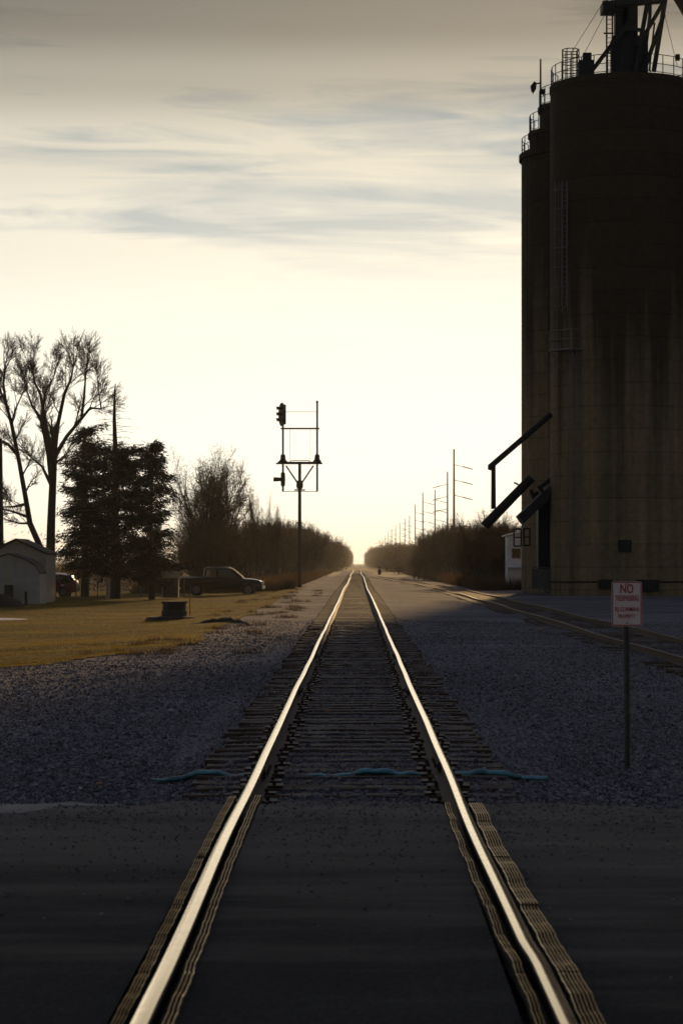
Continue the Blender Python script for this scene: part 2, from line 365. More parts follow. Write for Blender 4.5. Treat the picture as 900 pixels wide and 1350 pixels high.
def sweep(path, prof, closed_prof=True):
    V = []; n = len(prof)
    for i, p in enumerate(path):
        a = Vector(path[max(0, i-1)]); b = Vector(path[min(len(path)-1, i+1)]); t = (b-a); t.z = 0; t.normalize()
        sd_ = Vector((t.y, -t.x, 0))
        for (u, w) in prof: V.append(Vector(p)+sd_*u+Vector((0,0,w)))
    fs = [(i*n+k, i*n+(k+1)%n, (i+1)*n+(k+1)%n, (i+1)*n+k) for i in range(len(path)-1) for k in range(n)]
    return V, fs
def two_tone(o):
    o.data.materials.append(MT['rail_side'])
    n = len(rail_prof); mi = [0 if 2 <= (k % n) <= 3 else 1 for k in range(len(o.data.polygons))]
    o.data.polygons.foreach_set('material_index', mi)
track = empty('railway_track', (-.035, 0, 0), label='main railway track with two polished rails on dark wooden sleepers, running straight to the horizon', cat='railway track')
yy = spaced(-3, 24, 135)+spaced(24.3, 120, 260)+spaced(121, 420, 220)+spaced(423, 1600, 220)
def jog(y, side):       # worn joint in the crossing
    j = 9.05 if side < 0 else 9.9
    return side*(.003 if side < 0 else .016)*(1-sstep(j-.5, j+.12, y))
for side in (-1, 1):
    path = [(-.035+.022*(1-sstep(8,15,y))+side*.75+sway(y)+jog(y, side)+side*.0015*math.sin(y*1.1+side), y, dip(y, side*.4)) for y in yy]
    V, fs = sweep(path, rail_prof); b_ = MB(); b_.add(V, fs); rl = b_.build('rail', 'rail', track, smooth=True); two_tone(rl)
    for jy in (19.2 if side < 0 else 19.9, 31.1, 42.9):
        for q in (-1, 1):
            j = MB(); j.box((-.035+side*.75+sway(jy)+q*.026, jy, -.092), (.028, .9, .075))
            for k in range(4): j.tube((-.035+side*.75+q*.026+sway(jy), jy-.33+.22*k, -.092), (-.035+side*.75+q*.062+sway(jy), jy-.33+.22*k, -.092), .016, n=6)
            j.build('joint_bar', 'rail_side', rl, origin=track.location)
# ties
def tie_mesh(seed):
    r = random.Random(seed); V = []; nx = 14; fs = []
    L2 = 1.29+r.uniform(-.04, .05)
    for i in range(nx+1):
        x = -L2+2*L2*i/nx
        for (u, w) in ((-.115,-.16),(-.115,-.012),(-.10,0),(-.03,-.004),(.03,-.003),(.10,0),(.115,-.012),(.115,-.16)):
            V.append((x, u+r.uniform(-.006,.006), w+(r.uniform(-.012,.003) if w > -.1 else 0)))
    n = 8
    fs = [(i*n+k, i*n+(k+1)%n, (i+1)*n+(k+1)%n, (i+1)*n+k) for i in range(nx) for k in range(n)]+[tuple(range(n)), tuple(range(nx*n+n-1, nx*n-1, -1))]
    me = bpy.data.meshes.new('sleeper'); me.from_pydata(V, [], fs); me.materials.append(MT['tie']); return me
TM = [tie_mesh(i) for i in range(8)]
pm = MB(); pm.box((0,0,.004), (.34,.19,.018))
for dx, dy in ((-.10,.05),(.10,-.05),(-.10,-.05)): pm.box((dx,dy,.03), (.03,.03,.035))
pmesh = pm.build('tie_plate', 'plate'); pme = pmesh.data; bpy.data.objects.remove(pmesh)
tys = []; y = 16.45
rt = random.Random(3)
while y < 420: tys.append(y+rt.uniform(-.03,.03)); y += .54
for y in tys[:100]:
    o = bpy.data.objects.new('sleeper', rt.choice(TM)); COL.objects.link(o); o.parent = track
    o.location = (sway(y)+rt.uniform(-.04,.04), y, -.172+rt.uniform(-.014,.004)+dip(y)); o.rotation_euler = (rt.uniform(-.02,.02), 0, rt.uniform(-.012,.012))
    for sx in (-.75, .75):
        p = bpy.data.objects.new('tie_plate', pme); COL.objects.link(p); p.parent = o; p.location = (sx, 0, .002)
m_ = MB()
for y in tys[100:]:
    m_.box((-.035+sway(y)+rt.uniform(-.05,.05), y, -.25+dip(y)+rt.uniform(-.01,.005)), (2.58,.23,.16))
m_.build('sleeper', 'tie', track)['kind'] = 'stuff'

# siding
def sid_x(y): return 6.85-6.7*sstep(125, 420, y)*1.0
sid = empty('railway_siding', (6.85, 0, 0), label='rusty siding track with dull rails passing the silo and curving in to the main line', cat='railway track')
ys2 = spaced(20, 330, 200)
for s in (-1, 1):
    V, fs = sweep([(sid_x(y)+s*.75+.01*math.sin(y*.4), y, -.15+.02*math.sin(y*.21+s)-.06*sstep(90,150,y)) for y in ys2], rail_prof); b_ = MB(); b_.add(V, fs); two_tone(b_.build('rail', 'rail_dull', sid, smooth=True))
tys2 = []; y = 38.0
while y < 300: tys2.append(y+rt.uniform(-.05,.05)); y += .56
for y in tys2[:100]:
    o = bpy.data.objects.new('sleeper', rt.choice(TM)); COL.objects.link(o); o.parent = sid
    o.location = (sid_x(y)-6.85+rt.uniform(-.06,.06), y, -.285+rt.uniform(-.02,.01)); o.rotation_euler = (0,0,rt.uniform(-.02,.02))
m_ = MB()
for y in tys2[100:]: m_.box((sid_x(y)+rt.uniform(-.05,.05), y, -.36), (2.58,.23,.17))
m_.build('sleeper', 'tie', sid)['kind'] = 'stuff'

# rubber crossing strips beside each rail
def strip_mesh(u0, u1, y0, y1, rid, seed):
    b = MB(); n = rid*6+1; rows = []; ny = max(8, int((y1-y0)/.05)); r = random.Random(seed); ph = r.uniform(0,6)
    for k in range(ny+1):
        y = y0+(y1-y0)*k/ny; wv = .0028*math.sin(y*5+ph)+.0016*math.sin(y*13+ph)+.0012*math.sin(y*31+ph)
        row = []
        for i in range(n):
            t = i/(n-1); z = .016*(.5-.5*math.cos(2*math.pi*rid*t))**1.6-.020+.003*math.sin(y*5+ph)
            if i == 0 or i == n-1: z = -.05
            row.append((u0+(u1-u0)*t+wv, y, z))
        rows.append(row)
    b.sheet(rows); return b
labs = {(-1,1): ('narrow ridged rubber strip on the inner side of the left rail', 'crossing strip'),
        (-1,-1): ('wide ridged rubber strip with a ragged edge outside the left rail', 'crossing strip'),
        (1,-1): ('narrow wavy rubber strip on the inner side of the right rail', 'crossing strip'),
        (1,1): ('wide ridged rubber strip outside the right rail in the road', 'crossing strip')}
for side in (-1, 1):
    xr = -.035+side*.75
    for q in (-1, 1):
        inner = (q != side)
        lab, cat = labs[(side, q)]
        th = empty('crossing_strip', (xr, 8, 0), label=lab, cat=cat, group='rubber strips of the level crossing')
        y = -1.6
        ends = 16.2 if not (side > 0) else 15.7
        while y < ends:
            y1 = min(ends, y+1.80)
            if inner: a, b = xr+q*(.072 if side < 0 else .080), xr+q*.122
            else: a, b = (xr+q*.056, xr+q*.108) if side < 0 else (xr+q*.047, xr+q*.140)
            o_ = rt.uniform(-.004,.004)
            rid_ = 3 if inner else (4 if side < 0 else 6)
            bb = strip_mesh(min(a,b)+o_, max(a,b)+o_, y+.012, y1-.012, (3 if inner else (4 if side < 0 else 6)), rt.random())
            bb.v = [(v[0]+jog(v[1], side)*.9+.022*(1-sstep(8,15,v[1]))+sway(v[1]), v[1], v[2]+.006) for v in bb.v]
            po = bb.build('rubber_panel', 'rubber_groove', th, smooth=False); po.data.materials.append(MT['rubber'])
            nn = rid_*6; po.data.polygons.foreach_set('material_index', [1 if (k % nn) % 6 in (2, 3) else 0 for k in range(len(po.data.polygons))])
            y += 1.80

# loose ballast stones
def stones(n, xf, size, zf, seed):
    g = np.random.default_rng(seed)
    base = np.array([(1,0,0),(-1,0,0),(0,1,0),(0,-1,0),(0,0,1),(0,0,-1)], float)
    fc = np.array([(0,2,4),(2,1,4),(1,3,4),(3,0,4),(2,0,5),(1,2,5),(3,1,5),(0,3,5)])
    C = xf(g, n); n = len(C); C = np.c_[C, [zf(x, y) for x, y in C]]
    S = g.uniform(size[0], size[1], n)
    V = base[None]*g.uniform(.55, 1.1, (n,6,1)); V = V*S[:,None,None]*np.array([1,1,.7])
    a = g.uniform(0, 6.28, n); c, s = np.cos(a), np.sin(a)
    x = V[...,0]*c[:,None]-V[...,1]*s[:,None]; yv = V[...,0]*s[:,None]+V[...,1]*c[:,None]
    V = np.stack([x, yv, V[...,2]+x*g.uniform(-.4,.4,n)[:,None]], -1)+C[:,None]
    T = (fc[None]+(np.arange(n)*6)[:,None,None]).reshape(-1,3)
    return V.reshape(-1,3), T
def region(g, n):
    y = 15.6+g.random(n*2)**1.9*60; x = g.uniform(-1,1,n*2)*(y*.16+.6)
    ok = (~((np.abs(x+.035) > .6) & (np.abs(x+.035) < .9) & (y < 400)))
    ok &= np.array([not in_lawn(a, b) for a, b in zip(x, y)])
    ok &= np.array([b > road_edge(a)-.15 for a, b in zip(x, y)])
    ok &= ~((np.abs(x) < 1.33) & (g.random(n*2) < .45))
    return np.c_[x, y][ok][:n]
def gzs(x, y): return gz(x, y)+(.072*(1-sstep(1.05,1.75,abs(x)))) +.006
V, T = stones(75000, region, (.009,.027), gzs, 5)
V2, T2 = stones(5000, region, (.03,.055), gzs, 6)
o = link('ballast_stones', npmesh('ballast_stones', np.r_[V, V2], np.r_[T, T2+len(V)]), 'stone')
tag(o, 'loose grey crushed stones strewn over the gravel between road, sleepers and siding', 'stones', kind='stuff')

def on_road(g, n):
    y = 8+g.random(n)**.22*8.2; x = g.uniform(-1,1,n)*(y*.16+.3); ok = np.array([b < road_edge(a)+.1 and abs(abs(a+.035)-.75) > .16 for a, b in zip(x, y)]); return np.c_[x, y][ok]
V, T = stones(3800, on_road, (.004,.016), lambda x, y: rz(x, y)+.003, 8)
tag(link('road_grit', npmesh('road_grit', V, T), 'stone'), 'loose grit and small stones scattered over the asphalt of the crossing', 'grit', kind='stuff')
# ------------------------------------------------------------------ crossing details
def hose():
    h = empty('flat_hose', (0, 19.9, -.15), label='teal flattened hose lying across the sleepers under both rails', cat='hose')
    for a, b in ((-1.75,-.86),(-.70,.66),(.80,1.62)):
        pts = spaced(a, b, 40); rows = []
        for x in pts:
            zc = -.196+.008*math.sin(x*13)+.008*math.sin(x*4.1+1)-.05*sstep(1.2,1.6,abs(x)); th = .010+.016*max(0, math.sin(x*4+.8))**1.2+.006*fbm(x,0,9,2,3.)+(.016 if .8<x<1.40 else 0)+.003*math.sin(x*31)
            yc = 19.75+.04*math.sin(x*2.3)
            rows.append([(x, yc+.075*math.cos(t), zc+th+th*math.sin(t)*1.0) for t in [2*math.pi*k/12 for k in range(13)]])
        m = MB(); m.sheet(rows); m.build('hose_length', 'hose', h, smooth=True)
hose()
for i, (px, py, m, lab) in enumerate([(130,1031,'scrap_orange','tiny orange scrap on the gravel left of the track'), (106,1036,'scrap_white','tiny white scrap beside the orange one on the gravel'),
        (226,933,'scrap_white','small pale scrap far out on the left gravel'), (431,940,'scrap_orange','small tan scrap between the rails'), (387,1040,'scrap_orange','rust coloured scrap by the inside of the left rail'),
        (711,828,'scrap_orange','orange speck of litter on the right gravel near the siding'), (210,890,'scrap_white','white speck of litter near the edge of the lawn')]):
    Y = F*(EYE+.2)/(py-HY); p = P(px, py, Y); b_ = MB(); s = .028*Y/22
    b_.box((p.x, p.y, gz(p.x,p.y)+.09 if abs(p.x)<1.3 else gz(p.x,p.y)+.05), (s*1.6, s, s*.6), Matrix.Rotation(.5+i, 3, 'Z') @ Matrix.Rotation(.3, 3, 'X'))
    tag(b_.build('litter_scrap', m, origin=(p.x,p.y,-.2), bevel=s*.12), lab, 'litter', 'scraps of litter on the gravel')

# ------------------------------------------------------------------ no trespassing sign
def text_mesh(txt, w, h, bold=.018):
    cu = bpy.data.curves.new('t', 'FONT'); cu.body = txt; cu.align_x = 'CENTER'; cu.align_y = 'CENTER'; cu.size = 1; cu.extrude = .02; cu.offset = bold*.45
    o = bpy.data.objects.new('t', cu); COL.objects.link(o)
    bpy.context.view_layer.update()
    me = bpy.data.meshes.new_from_object(o.evaluated_get(bpy.context.evaluated_depsgraph_get())); bpy.data.objects.remove(o)
    V = np.zeros(len(me.vertices)*3, np.float32); me.vertices.foreach_get('co', V); V = V.reshape(-1,3)
    lo, hi = V.min(0), V.max(0); V = (V-(lo+hi)/2)*np.array([w/(hi[0]-lo[0]), h/(hi[1]-lo[1]), .04])
    V2_ = np.c_[V[:,0], -V[:,2], V[:,1]]
    me.vertices.foreach_set('co', V2_.astype(np.float32).ravel()); me.update(); me.materials.clear()
    return me
def rrect(w, h, r, n=6):
    pts = []
    for cx, cz, a0 in ((w/2-r,h/2-r,0),(-w/2+r,h/2-r,90),(-w/2+r,-h/2+r,180),(w/2-r,-h/2+r,270)):
        for k in range(n+1):
            t = R(a0+90*k/n); pts.append((cx+r*math.cos(t), cz+r*math.sin(t)))
    return pts
def sign():
    Y = 21.1; sc = F/Y; x = (825.5-HX)/sc; w, h = 40/sc, 59/sc; zt = EYE-(796-HY)/sc; base = gz(x, Y)-.05
    t = empty('no_trespassing_sign', (x, Y, base), label='white no trespassing sign with red lettering on a thin metal post in the gravel', cat='sign')
    m = MB()   # U-channel post
    px = x+.008
    prof = [(-.028,0),(-.028,.006),(-.016,.006),(-.010,.026),(.010,.026),(.016,.006),(.028,.006),(.028,0),(.014,0),(.008,.020),(-.008,.020),(-.014,0)]
    m.extrude([(px+a, Y+.004+b, base) for a, b in prof], (-.012, 0, zt+h/2-.03-base)); m.build('post', 'post', t)
    m = MB(); m.extrude([(x+a, Y, zt+b) for a, b in rrect(w, h, .022)], (0, -.0025, 0)); pl = m.build('panel', 'sign_white', t)
    # red border ring
    o_, i_ = rrect(w-.008, h-.008, .020), rrect(w-.026, h-.026, .014); n = len(o_); m = MB()
    m.add([(x+a, Y-.0045, zt+b) for a, b in o_]+[(x+a, Y-.0045, zt+b) for a, b in i_], [(k,(k+1)%n,n+(k+1)%n,n+k) for k in range(n)])
    m.build('border', 'sign_red', pl, origin=t.location)
    for txt, ww, hh, cy in (('NO', 17, 12, 776), ('TRESPASSING', 31, 7.5, 788.5), ('RJ CORMAN', 31, 7.5, 804), ('PROPERTY', 22, 5, 812.2)):
        me = text_mesh(txt, ww/sc, hh/sc, .03 if txt == 'NO' else .02)
        link('lettering', me, 'sign_red', pl, Vector((x, Y-.0055, EYE-(cy-HY)/sc))-t.location)
    m = MB()
    for cz in (zt+h/2-.022, zt-h/2+.028): m.tube((x, Y-.003, cz), (x, Y-.012, cz), .007, .005, 8)
    m.build('bolt', 'steel', pl, origin=t.location)
sign()

# ------------------------------------------------------------------ grain elevator
def concrete_mat():
    m = bpy.data.materials.new('weathered silo concrete'); m.use_nodes = True; nt = m.node_tree; N = nt.nodes; L = nt.links
    b = N['Principled BSDF']; b.inputs['Roughness'].default_value = .9; b.inputs['Specular IOR Level'].default_value = .2
    g = N.new('ShaderNodeNewGeometry'); s = N.new('ShaderNodeSeparateXYZ'); L.new(g.outputs['Position'], s.inputs[0])
    mp = N.new('ShaderNodeMapping'); mp.inputs['Scale'].default_value = (.75,.75,.030); L.new(g.outputs['Position'], mp.inputs[0])
    n = N.new('ShaderNodeTexNoise'); n.inputs['Scale'].default_value = 1; n.inputs['Detail'].default_value = 7; n.inputs['Roughness'].default_value = .6; L.new(mp.outputs[0], n.inputs['Vector'])
    r = N.new('ShaderNodeValToRGB'); r.color_ramp.elements[0].position = .26; r.color_ramp.elements[0].color = (.075,.055,.033,1); r.color_ramp.elements[1].position = .72; r.color_ramp.elements[1].color = (.42,.32,.19,1)
    # vignette darkening painted into the colour toward the roof, edged with ragged weather streaks
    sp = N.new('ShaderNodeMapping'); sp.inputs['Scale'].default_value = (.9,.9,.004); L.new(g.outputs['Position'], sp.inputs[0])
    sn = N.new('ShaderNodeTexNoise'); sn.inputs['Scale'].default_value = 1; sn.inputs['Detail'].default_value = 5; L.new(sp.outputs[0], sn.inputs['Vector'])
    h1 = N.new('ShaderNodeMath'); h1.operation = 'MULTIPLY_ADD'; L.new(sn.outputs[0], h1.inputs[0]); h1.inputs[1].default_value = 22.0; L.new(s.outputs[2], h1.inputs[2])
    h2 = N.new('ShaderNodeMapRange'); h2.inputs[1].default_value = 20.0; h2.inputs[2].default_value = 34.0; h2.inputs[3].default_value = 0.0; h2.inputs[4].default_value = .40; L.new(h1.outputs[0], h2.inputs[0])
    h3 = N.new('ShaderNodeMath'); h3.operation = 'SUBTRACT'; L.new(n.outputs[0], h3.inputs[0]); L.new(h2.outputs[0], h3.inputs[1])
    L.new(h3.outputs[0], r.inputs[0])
    # slip-form lifts every 1.25 m
    md = N.new('ShaderNodeMath'); md.operation = 'FRACT'; dv = N.new('ShaderNodeMath'); dv.operation = 'DIVIDE'; dv.inputs[1].default_value = 1.35; L.new(s.outputs[2], dv.inputs[0]); L.new(dv.outputs[0], md.inputs[0])
    ls = N.new('ShaderNodeMath'); ls.operation = 'LESS_THAN'; ls.inputs[1].default_value = .05; L.new(md.outputs[0], ls.inputs[0])
    fl = N.new('ShaderNodeMath'); fl.operation = 'FLOOR'; L.new(dv.outputs[0], fl.inputs[0]); wn = N.new('ShaderNodeTexWhiteNoise'); wn.noise_dimensions = '1D'; L.new(fl.outputs[0], wn.inputs['W'])
    k = N.new('ShaderNodeMath'); k.operation = 'MULTIPLY_ADD'; L.new(ls.outputs[0], k.inputs[0]); k.inputs[1].default_value = -.28
    k2 = N.new('ShaderNodeMath'); k2.operation = 'MULTIPLY_ADD'; L.new(wn.outputs[0], k2.inputs[0]); k2.inputs[1].default_value = .12; k2.inputs[2].default_value = .9; L.new(k2.outputs[0], k.inputs[2])
    n3 = N.new('ShaderNodeTexNoise'); n3.inputs['Scale'].default_value = 3; n3.inputs['Detail'].default_value = 8; L.new(g.outputs['Position'], n3.inputs['Vector'])
    k3 = N.new('ShaderNodeMath'); k3.operation = 'MULTIPLY_ADD'; L.new(n3.outputs[0], k3.inputs[0]); k3.inputs[1].default_value = .8; k3.inputs[2].default_value = .6
    k4 = N.new('ShaderNodeMath'); k4.operation = 'MULTIPLY'; L.new(k3.outputs[0], k4.inputs[0]); L.new(k.outputs[0], k4.inputs[1])
    v = N.new('ShaderNodeVectorMath'); v.operation = 'SCALE'; L.new(r.outputs[0], v.inputs[0]); L.new(k4.outputs[0], v.inputs[3]); L.new(v.outputs[0], b.inputs['Base Color'])
    bp = N.new('ShaderNodeBump'); bp.inputs['Distance'].default_value = .05; bp.inputs['Strength'].default_value = .5; L.new(k4.outputs[0], bp.inputs['Height']); L.new(bp.outputs[0], b.inputs['Normal'])
    return m
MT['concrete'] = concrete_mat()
def elevator():
    YA = 139.0; sA = F/YA
    zg = -.4
    ax = (819-HX)/sA; E = empty('grain_elevator', (ax, YA, zg), label='tall dark concrete grain elevator with steel tower, railings and loading spouts beside the tracks', cat='grain elevator')
    RA = 94/sA; ZA = 30.3
    def cyl(cx, cy, r, z0, z1, name='silo', cap=.12):
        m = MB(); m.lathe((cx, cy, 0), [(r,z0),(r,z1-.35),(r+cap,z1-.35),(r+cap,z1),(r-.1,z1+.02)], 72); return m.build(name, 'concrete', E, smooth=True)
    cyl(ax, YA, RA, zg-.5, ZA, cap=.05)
    YC = 147.4; sC = F/YC; cx = (687-HX)/sC+RA
    zc = EYE+(HY-205)/sC
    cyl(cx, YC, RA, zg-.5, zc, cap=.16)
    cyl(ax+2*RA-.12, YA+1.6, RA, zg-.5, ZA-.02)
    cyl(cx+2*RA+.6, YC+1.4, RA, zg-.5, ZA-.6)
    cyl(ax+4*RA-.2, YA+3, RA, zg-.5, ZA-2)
    # stepped roof drums behind
    def tier(px, py, dr, name='roof_tier'):
        z = EYE+(HY-py)/sC; x = (px-HX)/sC; r = 3.3
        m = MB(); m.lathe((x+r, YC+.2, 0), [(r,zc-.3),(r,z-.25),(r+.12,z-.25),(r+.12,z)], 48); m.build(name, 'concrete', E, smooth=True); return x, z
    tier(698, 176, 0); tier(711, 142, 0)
    # railings
    def ring_rail(cx, cy, r, z, h, a0, a1, n, name='railing'):
        m = MB(); pts = [(cx+r*math.cos(R(a0+(a1-a0)*k/n)), cy+r*math.sin(R(a0+(a1-a0)*k/n))) for k in range(n+1)]
        for x, y in pts: m.tube((x,y,z), (x,y,z+h), .028, n=6)
        for zz in (h, h*.52, .1): m.path([(x,y,z+zz) for x, y in pts], .024, 5)
        return m.build(name, 'dark_steel', E)
    ring_rail(ax, YA, RA-.06, ZA, 1.12, 150, 400, 22)
    ring_rail(cx, YC, RA-.02, zc, 1.05, 150, 215, 6)
    ring_rail((698-HX)/sC+3.3, YC+.2, 3.3, EYE+(HY-176)/sC, 1.15, 150, 210, 5)
    ring_rail((711-HX)/sC+3.3, YC+.2, 3.3, EYE+(HY-142)/sC, 1.15, 150, 215, 5)
    # antenna pole with floodlight
    Ya = 144.; p = lambda a, b, Y=Ya: P(a, b, Y)
    m = MB(); m.tube(p(712,150), p(712,78), .07, .05, 8); m.build('antenna_pole', 'dark_steel', E)
    m = MB(); m.extrude([p(699,113), p(704,107), p(707,110), p(706,118), p(703,123), p(700,119)], (0,.35,0)); m.tube(p(704,110), p(712,110), .05, n=6); m.build('floodlight', 'black_paint', E)
    m = MB(); m.box(p(715,121), (.3,.3,.3)); m.build('junction_box', 'black_paint', E)
    # hatch cage on the roof
    hy = YA-2.2; c = P(751.5, 95, hy); m = MB()
    for zz in (66, 74, 84, 95):
        z = P(751,zz,hy).z; m.path([(c.x+.5*math.cos(t), hy+.5*math.sin(t), z) for t in [2*math.pi*k/14 for k in range(14)]], .03, 5, True)
    for k in range(9):
        t = 2*math.pi*k/9; m.tube((c.x+.5*math.cos(t), hy+.5*math.sin(t), ZA), (c.x+.5*math.cos(t), hy+.5*math.sin(t), P(751,66,hy).z), .03, n=5)
    m.build('hatch_cage', 'dark_steel', E)
    m = MB(); q = P(772, 92, hy); m.box((q.x, hy, ZA+.55), (.9,.7,1.1)); m.box((q.x+.05,hy,ZA+1.3),(.5,.5,.5)); m.build('roof_box', 'dark_steel', E, bevel=.02)
    # ----- steel tower and leg on the roof
    yt = YA-1.0; T = lambda a, b, d=0: P(a, b, yt+d)
    tw = MB()
    top = -230
    for px0, px1 in ((799,799),(806.5,806.5)):
        for d in (0, 1.0): tw.tube(T(px0,96,d), T(px1,top,d), .05, n=6)
    for k in range(60):
        py = 92-k*6
        if py < top: break
        tw.tube(T(799,py,0), T(806.5,py,0), .02, n=5)
    for k in range(14):
        py = 70-k*26
        tw.beam(T(795,py,-.1), T(808,py,-.1), .08)
    tw.build('ladder_shaft', 'dark_steel', E)
    m = MB(); c0 = T(818, 95, .4); m.box((c0.x, yt+.4, ZA+9), (.78,.9,18)); m.build('bucket_leg', 'dark_steel', E, bevel=.02)
    m = MB(); c0 = T(829, 95, .4); m.box((c0.x, yt+.6, ZA+1.4), (2.1,1.6,2.9)); c1 = T(829,50); m.box((c1.x, yt+.5, ZA+4.2), (1.0,1.1,3.0)); m.build('drive_housing', 'dark_steel', E, bevel=.03)
    m = MB()
    for d in (-.6, 2.0):
        m.beam(T(778,96,d), T(826,32,d), .34, .25)
        m.beam(T(836,96,d), T(853,2,d), .36, .25); m.beam(T(848,94,d), T(874,20,d), .32, .25)
        m.beam(T(861,94,d), T(876,0,d), .40, .25); m.beam(T(840,62,d), T(880,-8,d), .32,.25)
        m.beam(T(855,94,d), T(862,30,d), .10, .1)
        m.beam(T(808,6,d), T(878,0,d), .55, .3); m.beam(T(822,38,d), T(846,40,d), .2,.2)
        m.beam(T(853,2,d), T(853,top,d), .3,.3); m.beam(T(876,0,d), T(876,top,d), .3,.3)
        for k in range(4): m.beam(T(853,-k*55,d), T(876,-k*55-55,d), .14,.14); m.beam(T(820,-k*55-50,d), T(878,-k*55-50,d), .2,.2)
    m.build('tower_frame', 'dark_steel', E)
    m = MB(); m.box(T(806,11,.4), (.95+.3,1.6,.55)); m.build('platform', 'dark_steel', E); m = MB(); m.box(T(850,-190,.7), (6.,4.2,.18)); m.build('platform', 'dark_steel', E)
    m = MB(); m.tube(T(846,96,1.2), T(856,20,1.2), .11, n=10); m.tube(T(856,20,1.2), T(860,top,1.2), .11, n=10); m.build('grain_pipe', 'steel', E, smooth=True)
    m = MB(); m.tube(T(880,-30,.3), T(935,60,.3), .42, n=14); m.build('discharge_spout', 'dark_steel', E, smooth=True)
    m = MB()
    for a, b in (((795,2),(755,66)), ((797,18),(770,70)), ((872,5),(892,88)), ((884,-6),(905,30))):
        m.tube(T(*a), T(*b), .015, n=4)
    m.build('guy_wire', 'dark_steel', E)
    m = MB(); m.box(T(838,-215,.7), (3.0,2.6,2.8)); m.build('head_housing', 'dark_steel', E, bevel=.05)
    m = MB(); m.box((ax+2.95, YA-2.9, ZA+1.15), (.25,.25,.35)); m.build('roof_lamp', 'black_paint', E)
    # ----- outside ladders with safety cages on the front of the near silo
    def surf(px):   # point on the near silo's front at that column
        for Y in np.linspace(YA-RA-.3, YA, 400):
            x = (px-HX)/F*Y
            if (x-ax)**2+(Y-YA)**2 <= RA**2: return x, Y
        return (px-HX)/F*YA, YA
    def ladder(px, y0, y1, w):
        x, Y = surf(px); nv = Vector((x-ax, Y-YA, 0)).normalized(); tv = Vector((-nv.y, nv.x, 0))
        z0, z1 = P(px,y0,Y).z, P(px,y1,Y).z; c = Vector((x,Y,0))+nv*.18; m = MB(); lo, hi = min(z0,z1), max(z0,z1)
        for s in (-1,1): m.tube(c+tv*s*.22+Vector((0,0,lo)), c+tv*s*.22+Vector((0,0,hi)), .022, n=5)
        z = lo
        while z < hi: m.tube(c-tv*.22+Vector((0,0,z)), c+tv*.22+Vector((0,0,z)), .013, n=4); z += .3
        m.build('ladder', 'galv', E)
        m = MB(); cc = c+nv*.32; arc = [R(-110+220*k/8) for k in range(9)]
        z = lo+.3
        while z < hi: m.path([cc+(nv*math.cos(t)+tv*math.sin(t))*w+Vector((0,0,z)) for t in arc], .02, 4); z += 1.15
        for t in arc[::2]: m.tube(cc+(nv*math.cos(t)+tv*math.sin(t))*w+Vector((0,0,lo+.3)), cc+(nv*math.cos(t)+tv*math.sin(t))*w+Vector((0,0,hi)), .015, n=4)
        m.build('ladder_cage', 'galv', E)
    ladder(747, 412, 240, .40); ladder(765, 720, 462, .38)
    x, Y = surf(753); nv = Vector((x-ax, Y-YA, 0)).normalized(); tv = Vector((-nv.y, nv.x, 0)); zp = P(753,462,Y).z; cp = Vector((x,Y,zp))
    q = Matrix((tv, nv, Vector((0,0,1)))).transposed()
    m = MB(); m.box(cp+nv*.5, (1.9,1.0,.08), q)
    for s in (-1,1):
        m.beam(cp+tv*s*.85+nv*.9+Vector((0,0,-.04)), cp+tv*s*.6+Vector((0,0,-1.3)), .06)
        for d in (.05,.95): m.tube(cp+tv*s*.92+nv*d, cp+tv*s*.92+nv*d+Vector((0,0,1.15)), .025, n=5)
    for zz in (.6,1.15):
        m.path([cp-tv*.92+nv*.05+Vector((0,0,zz)), cp-tv*.92+nv*.95+Vector((0,0,zz)), cp+tv*.92+nv*.95+Vector((0,0,zz)), cp+tv*.92+nv*.05+Vector((0,0,zz))], .025, 5)
    m.build('ladder_platform', 'galv', E)
    # louvre, door and pipe at the base
    x, Y = surf(823); m = MB(); z = P(823,720,Y).z
    m.box((x, Y-.02, z), (.75,.1,.72)); fr = m.build('vent', 'dark_steel', E)
    m = MB()
    for k in range(5): m.box((x, Y-.08, z-.27+.135*k), (.62,.04,.05), Matrix.Rotation(.5,3,'X'))
    m.build('louvre', 'steel', fr, origin=E.location)
    m = MB(); pts = []
    for px in range(728, 905, 6):
        x, Y = surf(px); v = Vector((x-ax, Y-YA, 0)).normalized(); pts.append(Vector((x,Y,P(px,767,Y).z))+v*.07)
    m.path(pts, .05, 6); m.build('pipe', 'dark_steel', E)
    m = MB(); x, Y = surf(797); m.box((x,Y-.12,P(797,770,Y).z), (.8,.3,.55)); m.build('hopper_door', 'dark_steel', E, bevel=.03)
    m = MB(); x, Y = surf(852); m.box((x,Y-.2,P(852,772,Y).z), (1.3,.5,.7)); m.build('hopper_door', 'dark_steel', E, bevel=.03)
    # loading spouts over the siding
    ys_ = 140.5; S = lambda a, b, d=0: P(a, b, ys_+d)
    m = MB(); m.tube(S(726,546,-2), S(645,616,-2), .17, n=12); m.tube(S(650,614,-2), S(650,671,-2), .13,.15, n=12); m.lathe(S(647,616,-2), [(.02,-.2),(.2,-.15),(.2,.15),(.02,.2)], 12); m.build('loading_spout', 'dark_steel', E, smooth=True)
    m = MB(); m.tube(S(700,630,-1), S(638,694,-1), .27,.31, n=14); m.tube(S(683,639,-1), S(677,636,-1), .06, n=6); m.build('loading_spout', 'dark_steel', E, smooth=True)
    m = MB(); m.extrude([S(683,680,-2), S(724,641,-2), S(725,656,-2), S(690,690,-2)], (0,2.6,0)); m.build('canopy_roof', 'roof', E)
